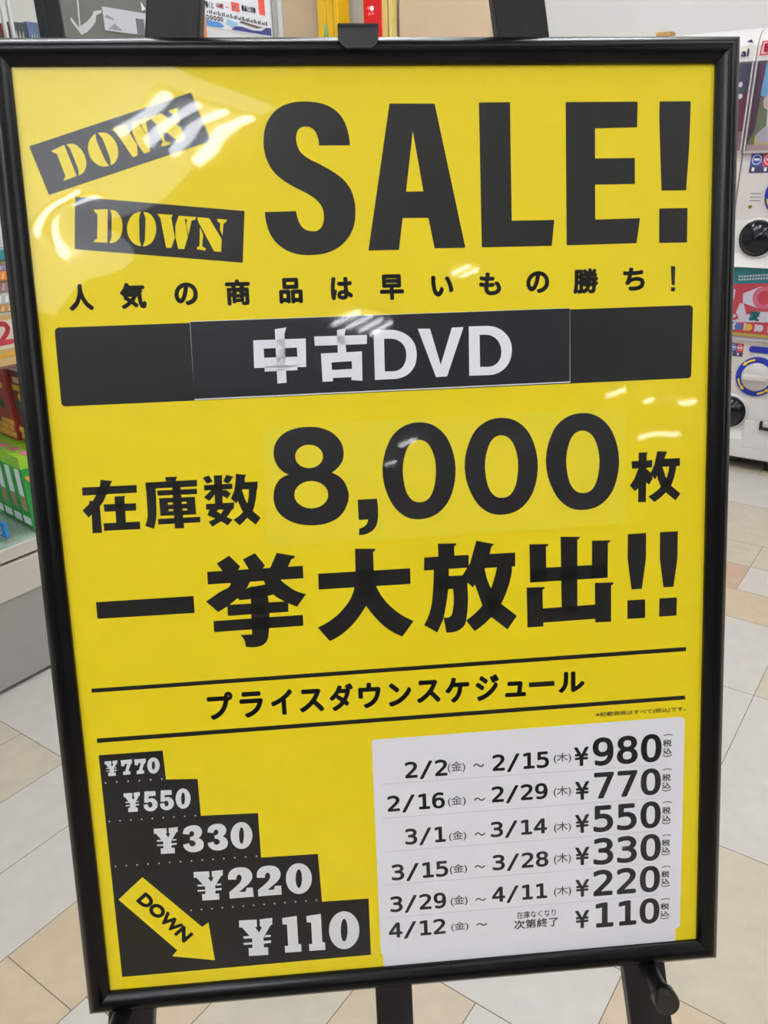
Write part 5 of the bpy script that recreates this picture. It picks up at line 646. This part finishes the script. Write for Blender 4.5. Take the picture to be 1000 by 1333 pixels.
sub(MB().tube([W(S0 + .1, SD + .35, 1.985), W(S1 - .08, SD + .35, 1.985)], [.012, .012], mat('added_showcase_tube', (246, 248, 252), .4, emit=5), 10), 'lamp_tube', show, 'added light tube under the top, brightening the goods')  # unseen tube, added to brighten the inside of the showcase
# green snack boxes standing in a slightly turned row on the glass deck
M_green = mat('box_green', (40, 150, 66), .35); M_lime = mat('box_lime', (150, 200, 50), .35); M_pink = mat('box_pink', (216, 130, 150), .4); M_choc = mat('box_brown', (176, 130, 104), .4)
r0 = W(1.0005, -1.829, 0); rd = W(.12, -.9928, 0).normalized(); rn = Vector((rd.y, -rd.x, 0)); rn = rn if rn.dot(A2) > 0 else -rn
def GB(k):
    o = r0 + rd * (k * .0515)
    return lambda s, dd, z: o + rd * s + rn * dd + Vector((0, 0, z))
def snack_box(k, label):
    F = GB(k); z0 = .380; h = .188
    t = thing('snack_box', label, 'snack box', F(.025, .06, z0), 'green snack boxes on the glass deck')
    cb = MB().box(F, 0, .050, 0, .165, z0, z0 + h - .03, M_green, .001); cb.box(F, 0, .050, 0, .165, z0 + h - .03, z0 + h, M_lime, .001)
    sub(cb, 'carton', t)
    pr = MB(); pr.box(F, .012, .036, -.0008, .001, z0 + .085, z0 + .155, M_white); pr.box(F, .012, .036, -.0008, .001, z0 + .045, z0 + .083, M_choc); pr.box(F, .006, .044, -.0008, .001, z0 + .008, z0 + .028, M_white)
    pr.box(F, .010, .040, .018, .040, z0 + h - .001, z0 + h + .0008, M_pink)
    pr.plate(lambda u, v, d: F(d, u, v), [[(.005, z0 + h - .05), (.06, z0 + h - .05), (.03, z0 + h - .09)]], mat('box_orange', (230, 160, 50), .4), -.0008, .001)
    pr.box(F, -.0008, .001, .02, .10, z0 + .01, z0 + .03, M_white)
    sub(pr, 'carton_print', t)
snack_box(0, 'green snack box standing nearest the black frame on the glass deck')
snack_box(1, 'second green snack box from the frame in the showcase row')
snack_box(2, 'third green snack box from the frame in the showcase row')
snack_box(3, 'fourth green snack box, just behind the blue tag')
snack_box(4, 'green snack box farthest from the frame, cut by the left edge of the picture')
def red_box(k, sh, label, col):
    o = r0 + rd * k + rn * sh
    F = lambda s, dd, z: o + rd * s + rn * dd + Vector((0, 0, z)); z0 = .5695; h = .185
    t = thing('candy_box', label, 'snack box', F(.056, .03, z0), 'red brown snack boxes on the green boxes')
    mb = MB().box(F, 0, .103, 0, .055, z0, z0 + h, mat('box_redbrown_%d' % col[0], col, .35), .0015); sub(mb, 'carton', t)
    pr = MB(); m1 = mat('candy_gold', (214, 150, 60), .35)
    for q in range(16):
        x = .010 + (q % 6) * .0155 + (.008 if (q // 6) % 2 else 0); y = z0 + .014 + (q // 6) * .016
        pr.lathe(lambda u, v, d: F(x + u, -d, y + v), [(.010, -.001), (.008, .003), (.0005, .005)], m1, 12, False)
    pr.plate(lambda u, v, d: F(u, -d, v), [[(.03, z0 + .078), (.078, z0 + .09), (.08, z0 + .112), (.032, z0 + .10)]], mat('candy_green', (46, 96, 60), .4), .001)
    for q, (x, y, w) in enumerate(((.02, .135, .07), (.03, .155, .05))): pr.box(F, x, x + w, -.001, .001, z0 + y, z0 + y + .014, mat('candy_cream', (226, 170, 140), .4) if q else mat('candy_yellow', (232, 176, 50), .4))
    pr.plate(lambda u, v, d: F(u, -d, v), [[(.04, z0 + .115), (.06, z0 + .108), (.075, z0 + .12), (.06, z0 + .132)]], mat('candy_yellow'), .0012)
    sub(pr, 'carton_print', t)
red_box(.024, .074, 'darker red brown snack box half hidden by the black frame', (112, 52, 46))
red_box(.130, .064, 'red brown snack box with golden balls and a green badge', (160, 58, 52))
pt = MB().box(W, .93, .94, -1.99, -1.835, .3805, .420, mat('tag_blue', (40, 128, 196), .45), .002)
price_tag = thing('price_tag', 'blue shelf tag standing before the green snack boxes', 'price tag', W(.935, -1.91, .3805))
sub(pt, 'tag_card', price_tag)
tx = MB(); write(tx, lambda u, v, d: W(.93 - d, u, -v), '円', -1.875, -.412, .026, .024, .0006, M_white, .0012); sub(tx, 'tag_lettering', price_tag)
# price card hung from the shelf edge
def SF(u, v, d): return W(u, SB + d, v)
hc = thing('price_card', 'cream price card with a red figure two hung under the shelf', 'price card', W(.95, SB + .003, .795))
sub(MB().box(SF, .78, 1.06, .795, .905, -.001, .003, mat('card_tan', (214, 176, 118), .5)), 'card', hc)
cp = MB(); cp.box(SF, .78, 1.06, .832, .893, .0032, .0042, mat('card_cream', (226, 214, 190), .5))
cp.plate(SF, [[(.78, .812), (.95, .818), (1.06, .826), (1.06, .818), (.95, .810), (.78, .804)]], mat('card_yolk', (232, 180, 60), .5), .0045)
red2 = mat('card_pinkred', (208, 66, 88), .5)
# a broad rounded figure two
ctr = [(1.000, .872), (1.004, .882), (1.013, .888), (1.024, .886), (1.030, .877), (1.027, .868), (1.016, .857), (1.003, .846), (1.034, .8465)]
for i in range(len(ctr) - 1):
    x0, y0 = ctr[i]; x1, y1 = ctr[i + 1]; L = math.hypot(x1 - x0, y1 - y0); nx, ny = -(y1 - y0) / L * .0055, (x1 - x0) / L * .0055
    cp.plate(SF, [[(x0 + nx, y0 + ny), (x1 + nx, y1 + ny), (x1 - nx, y1 - ny), (x0 - nx, y0 - ny)]], red2, .005); cp.plate(SF, [circ(x1, y1, .0055, 14)], red2, .005)
cp.plate(SF, [circ(*ctr[0], .0055, 14)], red2, .005)
sub(cp, 'card_print', hc)
# flat packs stacked on the shelf above
for k, (h, col, lab) in enumerate(((.016, (196, 150, 100), 'tan flat pack lying at the bottom of the showcase pile'), (.024, (198, 204, 200), 'white and grey striped pack in the showcase pile'), (.026, (166, 134, 138), 'mauve pack in the middle of the showcase pile'), (.020, (222, 140, 70), 'orange pack in the showcase pile'), (.012, (150, 136, 176), 'thin lilac pack near the top of the showcase pile'), (.010, (180, 158, 118), 'thin tan pack under the teal one'), (.022, (60, 140, 146), 'teal pack on top of the showcase pile'))):
    z = .9055 + sum((.016, .024, .026, .020, .012, .010, .022)[:k]) + k * .0004
    t = thing('flat_pack', lab, 'packet', W(1.0, SB - .11, z), 'flat packs piled in the showcase')
    sub(MB().box(W, .86, 1.115, SB - .19, SB - .025 - (k % 3) * .004, z, z + h, mat('pack_%d' % k, col, .4), .002), 'packet_wrap', t)
    pr = MB(); m2 = mat('pack_mark_%d' % k, tuple(min(255, int(c * 1.22 + 14)) for c in col), .4); y = SB - .0245 - (k % 3) * .004
    for q in range(14):
        a = .87 + q * .017
        pr.plate(lambda u, v, d: W(u, y + d, v), [[(a, z + h * .2), (a + .006, z + h * .2), (a + .010, z + h * .8), (a + .004, z + h * .8)]], m2, .0006)
    sub(pr, 'packet_print', t)
# three small boxes on the high shelf
for a0, a1, zt, col, lab, mark in ((1.10, 1.196, .030, (120, 54, 54), 'dark red box on the high shelf behind the white door edges', (90, 84, 84)), (1.200, 1.235, .036, (92, 88, 92), 'grey box with white marks on the high showcase shelf', (226, 224, 220)), (1.239, 1.266, .040, (118, 134, 180), 'pale blue box on the high shelf beside the black post', (220, 222, 226))):
    z = 1.4355
    t = thing('small_carton', lab, 'box', W((a0 + a1) / 2, SB - .06, z), 'small cartons on the high showcase shelf')
    sub(MB().box(W, a0, a1, SB - .12, SB - .022, z, z + zt + .012, mat('carton_%d' % int(a0 * 1000), col, .4), .002), 'carton', t)
    pr = MB(); w = a1 - a0
    for q in range(3): pr.plate(lambda u, v, d: W(u, SB - .022 + d, v), [[(a0 + w * (.2 + .22 * q), z + .016), (a0 + w * (.34 + .22 * q), z + .016), (a0 + w * (.30 + .22 * q), z + .034)]], mat('carton_mark_%d' % int(a0 * 1000), mark, .4), .0006)
    sub(pr, 'carton_print', t)

# ================================================================== boards along the left side behind the poster
M_board = mat('board_grey', (112, 114, 108), .5)
def LF(u, v, d): return W(u, SB + d, v)
gb = thing('display_board', 'tall grey promotional board with a white curved arrow', 'display board', W(1.435, SB - .03, 0))
sub(MB().box(LF, 1.315, 1.56, .0, 1.75, -.04, 0, M_board, .003), 'panel', gb)
pr = MB(); M_arrow = mat('arrow_white', (204, 206, 204), .5)
pr.plate(LF, [[(1.333, 1.497), (1.336, 1.503), (1.352, 1.486), (1.378, 1.500), (1.392, 1.512), (1.400, 1.522), (1.420, 1.526), (1.420, 1.521), (1.404, 1.514), (1.400, 1.502), (1.390, 1.492), (1.372, 1.478), (1.356, 1.472)]], M_arrow, .001)
pr.plate(LF, [[(1.353, 1.486), (1.357, 1.486), (1.371, 1.62), (1.367, 1.62)]], M_arrow, .001)
pr.plate(LF, [[(1.352, 1.56), (1.360, 1.55), (1.362, 1.59), (1.354, 1.60)]], mat('leaf_green', (110, 170, 110), .5), .0014)
sub(pr, 'board_print', gb, 'white curved arrow')
ph = MB(); ph.box(LF, 1.422, 1.545, 1.487, 1.533, 0, .003, mat('photo_pale', (206, 206, 212), .4))
ph.plate(LF, [[(1.43, 1.490), (1.45, 1.503), (1.47, 1.490)]], mat('photo_grey', (150, 150, 154), .4), .0035); ph.plate(LF, [[(1.425, 1.512), (1.45, 1.509), (1.45, 1.512), (1.43, 1.518)]], mat('photo_grey'), .0035)
ph.box(LF, 1.513, 1.536, 1.488, 1.520, .003, .004, mat('photo_dark', (112, 112, 118), .4)); ph.box(LF, 1.42, 1.55, 1.566, 1.585, 0, .003, mat('photo_cream', (206, 202, 180), .4)); ph.plate(LF, [[(1.535, 1.537), (1.548, 1.542), (1.535, 1.556)]], M_white, .003)
sub(ph, 'board_photo', gb, 'pale photo strip')
nb = thing('notice_stand', 'white lottery notice in a pale frame with an orange edge', 'notice', W(1.88, SB - .02, 0))
st = MB().box(LF, 1.737, 2.03, 0, 1.80, -.03, 0, mat('stand_white', (222, 222, 220), .4), .003); sub(st, 'panel', nb)
sub(MB().box(LF, 1.728, 1.737, .0, 1.80, -.03, .004, mat('edge_orange', (204, 120, 70), .5)), 'edge_strip', nb, 'orange strip')
fe = MB().box(LF, 1.992, 2.008, .3, 1.80, 0, .006, mat('post_sage', (168, 170, 158), .4)); fe.box(LF, 2.012, 2.03, .3, 1.80, 0, .006, mat('post_pale', (200, 202, 200), .4)); sub(fe, 'frame_edge', nb)
np_ = MB(); np_.box(LF, 1.742, 1.985, 1.527, 1.75, 0, .001, mat('notice_paper', (236, 238, 242), .5))
T = lambda u, v, d: LF(u, -v, d)
M_nk = mat('notice_ink', (52, 50, 56), .5); M_nr = mat('notice_inkred', (216, 76, 96), .5)
for s, x, y, w, h, m in (('得くじ', 1.744, 1.583, .028, .015, M_nk), ('10枚', 1.783, 1.585, .026, .013, M_nr), ('景品と交換', 1.874, 1.590, .055, .014, M_nk)): write(np_, T, s, x, -y, w, h, .0016, m, .0005)
np_.box(LF, 1.816, 1.826, 1.577, 1.579, .001, .0016, M_nr); np_.box(LF, 1.838, 1.867, 1.572, 1.592, .001, .0014, mat('notice_tile', (228, 84, 66), .5)); write(np_, T, '2', 1.848, -1.588, .010, .013, .002, mat('card_cream'), .001)
np_.box(LF, 1.942, 1.966, 1.575, 1.66, .001, .0016, mat('notice_tile'))
for k in range(30): np_.box(LF, 1.748 + k * .0075, 1.751 + k * .0075 + .002 * (k % 2), 1.557 - .0002 * k, 1.5625 - .0002 * k + .002 * (k % 3), .001, .0016, M_nk if k > 12 else M_lightink)
navy = mat('notice_navy', (70, 70, 136), .5); sky = mat('notice_sky', (86, 140, 204), .5)
np_.plate(LF, [[(1.742, 1.529), (1.79, 1.529), (1.805, 1.533), (1.79, 1.541), (1.742, 1.5425)]], sky, .0016)
np_.plate(LF, [[(1.83, 1.529), (1.985, 1.529), (1.985, 1.548), (1.965, 1.547), (1.945, 1.537), (1.91, 1.5355), (1.87, 1.54), (1.845, 1.538)]], navy, .0016)
np_.plate(LF, [[(1.86, 1.548), (1.93, 1.541), (1.955, 1.546), (1.93, 1.5475), (1.87, 1.5525)]], mat('notice_brown', (120, 98, 90), .5), .0018)
np_.plate(LF, [[(1.81, 1.540), (1.835, 1.535), (1.86, 1.545), (1.82, 1.552)]], mat('notice_paleblue', (160, 200, 226), .5), .0017)
for k in range(5): np_.plate(LF, [circ(1.748 + k * .0125, 1.5485, .0052, 18), circ(1.748 + k * .0125, 1.5485, .0026, 14)], M_nk, .002)
sub(np_, 'notice_paper', nb, 'white printed paper')

# ================================================================== things by the back wall seen over the frame
def BW(u, v, d): return W(RA1 - .05 - d, u, v)
yp = MB().box(BW, -3.118, -2.985, 0, 2.7, 0, .10, mat('post_yellow', (236, 186, 20), .45), .004)
yp.box(BW, -3.060, -3.056, 0, 2.7, .10, .1012, mat('post_line', (206, 140, 60), .5)); yp.box(BW, -3.018, -3.012, 0, 2.7, .10, .1012, mat('post_ochre', (196, 150, 40), .5))
tag(yp.build('yellow_post'), 'bright yellow post against the back wall, seen above the black clip', 'post')
led = thing('led_sign', 'tall red light strip with glowing bulbs in a pale yellow housing', 'light sign', BW(-2.77, 0, .04))
hs = MB().box(BW, -2.868, -2.690, 0, 2.6, 0, .05, mat('housing_yellow', (226, 206, 128), .5), .004); hs.box(BW, -2.712, -2.706, 0, 2.6, .05, .052, mat('housing_line', (160, 140, 50), .5))
sub(hs, 'housing', led)
sub(MB().box(BW, -2.853, -2.745, .02, 2.58, .05, .062, mat('led_red', (190, 8, 12), .35, emit=.35), .003), 'light_strip', led, 'red strip')
lb = MB(); M_led = mat('led_glow', (255, 200, 205), .4, emit=6)
M_led2 = mat('led_glow_red', (255, 70, 70), .4, emit=3)
for k in range(26):
    z = 1.9 + (k - 20) * .088
    for x, y, r, m in ((-.003, 0, .0095, M_led), (-.022, .003, .006, M_led2), (-.018, -.022, .006, M_led2), (.002, -.022, .006, M_led2)):
        lb.lathe(lambda u, v, d: BW(-2.796 + x + u, z + y + v, .062 + d), [(r, 0), (r * .8, .004), (.0003, .006)], m, 10, False)
sub(lb, 'bulb', led, 'glowing bulbs')['kind'] = 'stuff'
pl = thing('potted_plant', 'leafy green plant in a pot behind the poster, leaf tips above the frame', 'plant', W(2.8, -2.30, 0))
pm = MB().lathe(lambda u, v, d: W(2.8 + u, -2.30 + v, d), [(.10, 0), (.105, .01), (.135, .26), (.14, .27), (.14, .29), (.128, .29), (.122, .25)], mat('pot_brown', (110, 76, 56), .6), 32)
sub(pm, 'pot', pl)
M_leaf = mat('leaf', (92, 142, 78), .45); M_leafd = mat('leaf_dark', (60, 104, 50), .45)
sm_ = MB()
for q in range(4): sm_.tube([W(2.8 + .03 * math.cos(q * 1.7), -2.30 + .03 * math.sin(q * 1.7), .22), W(2.8 + .02 * math.cos(q * 1.7), -2.30 + .05 * math.sin(q * 1.7), .9 + .08 * q)], [.012, .007], mat('stem', (104, 96, 62), .6), 8)
sub(sm_, 'stem', pl)
for q, (bt, zt, w, sway) in enumerate(((-2.268, 1.685, .030, -.02), (-2.165, 1.672, .026, .02), (-2.43, 1.650, .020, -.16), (-2.22, 1.55, .03, .1), (-2.36, 1.50, .03, -.1), (-2.30, 1.45, .03, .02))):
    lf = MB(); vs = []; n = 12; b0 = -2.30 + (bt + 2.30) * .3; z0 = .95
    for i in range(n + 1):
        t = i / n; b = b0 + (bt - b0) * t + sway * (t * t - t) ; z = z0 + (zt - z0) * (1 - (1 - t) ** 1.3); hw = w * math.sin(math.pi * min(1, .08 + t * .92)) ** .7 * (1 - .25 * t) + .0008
        if q == 2 and t > .8: z = zt - .012 * ((t - .8) / .2)
        vs += [W(2.8 + .012, b - hw, z), W(2.8, b, z), W(2.8 + .012, b + hw, z)]
    lf.add(vs, [[3 * i + k, 3 * i + k + 1, 3 * i + k + 4, 3 * i + k + 3] for i in range(n) for k in range(2)], M_leafd if q % 3 == 2 else M_leaf, True)
    o = sub(lf, 'leaf', pl); md = o.modifiers.new('thick', 'SOLIDIFY'); md.thickness = .0012
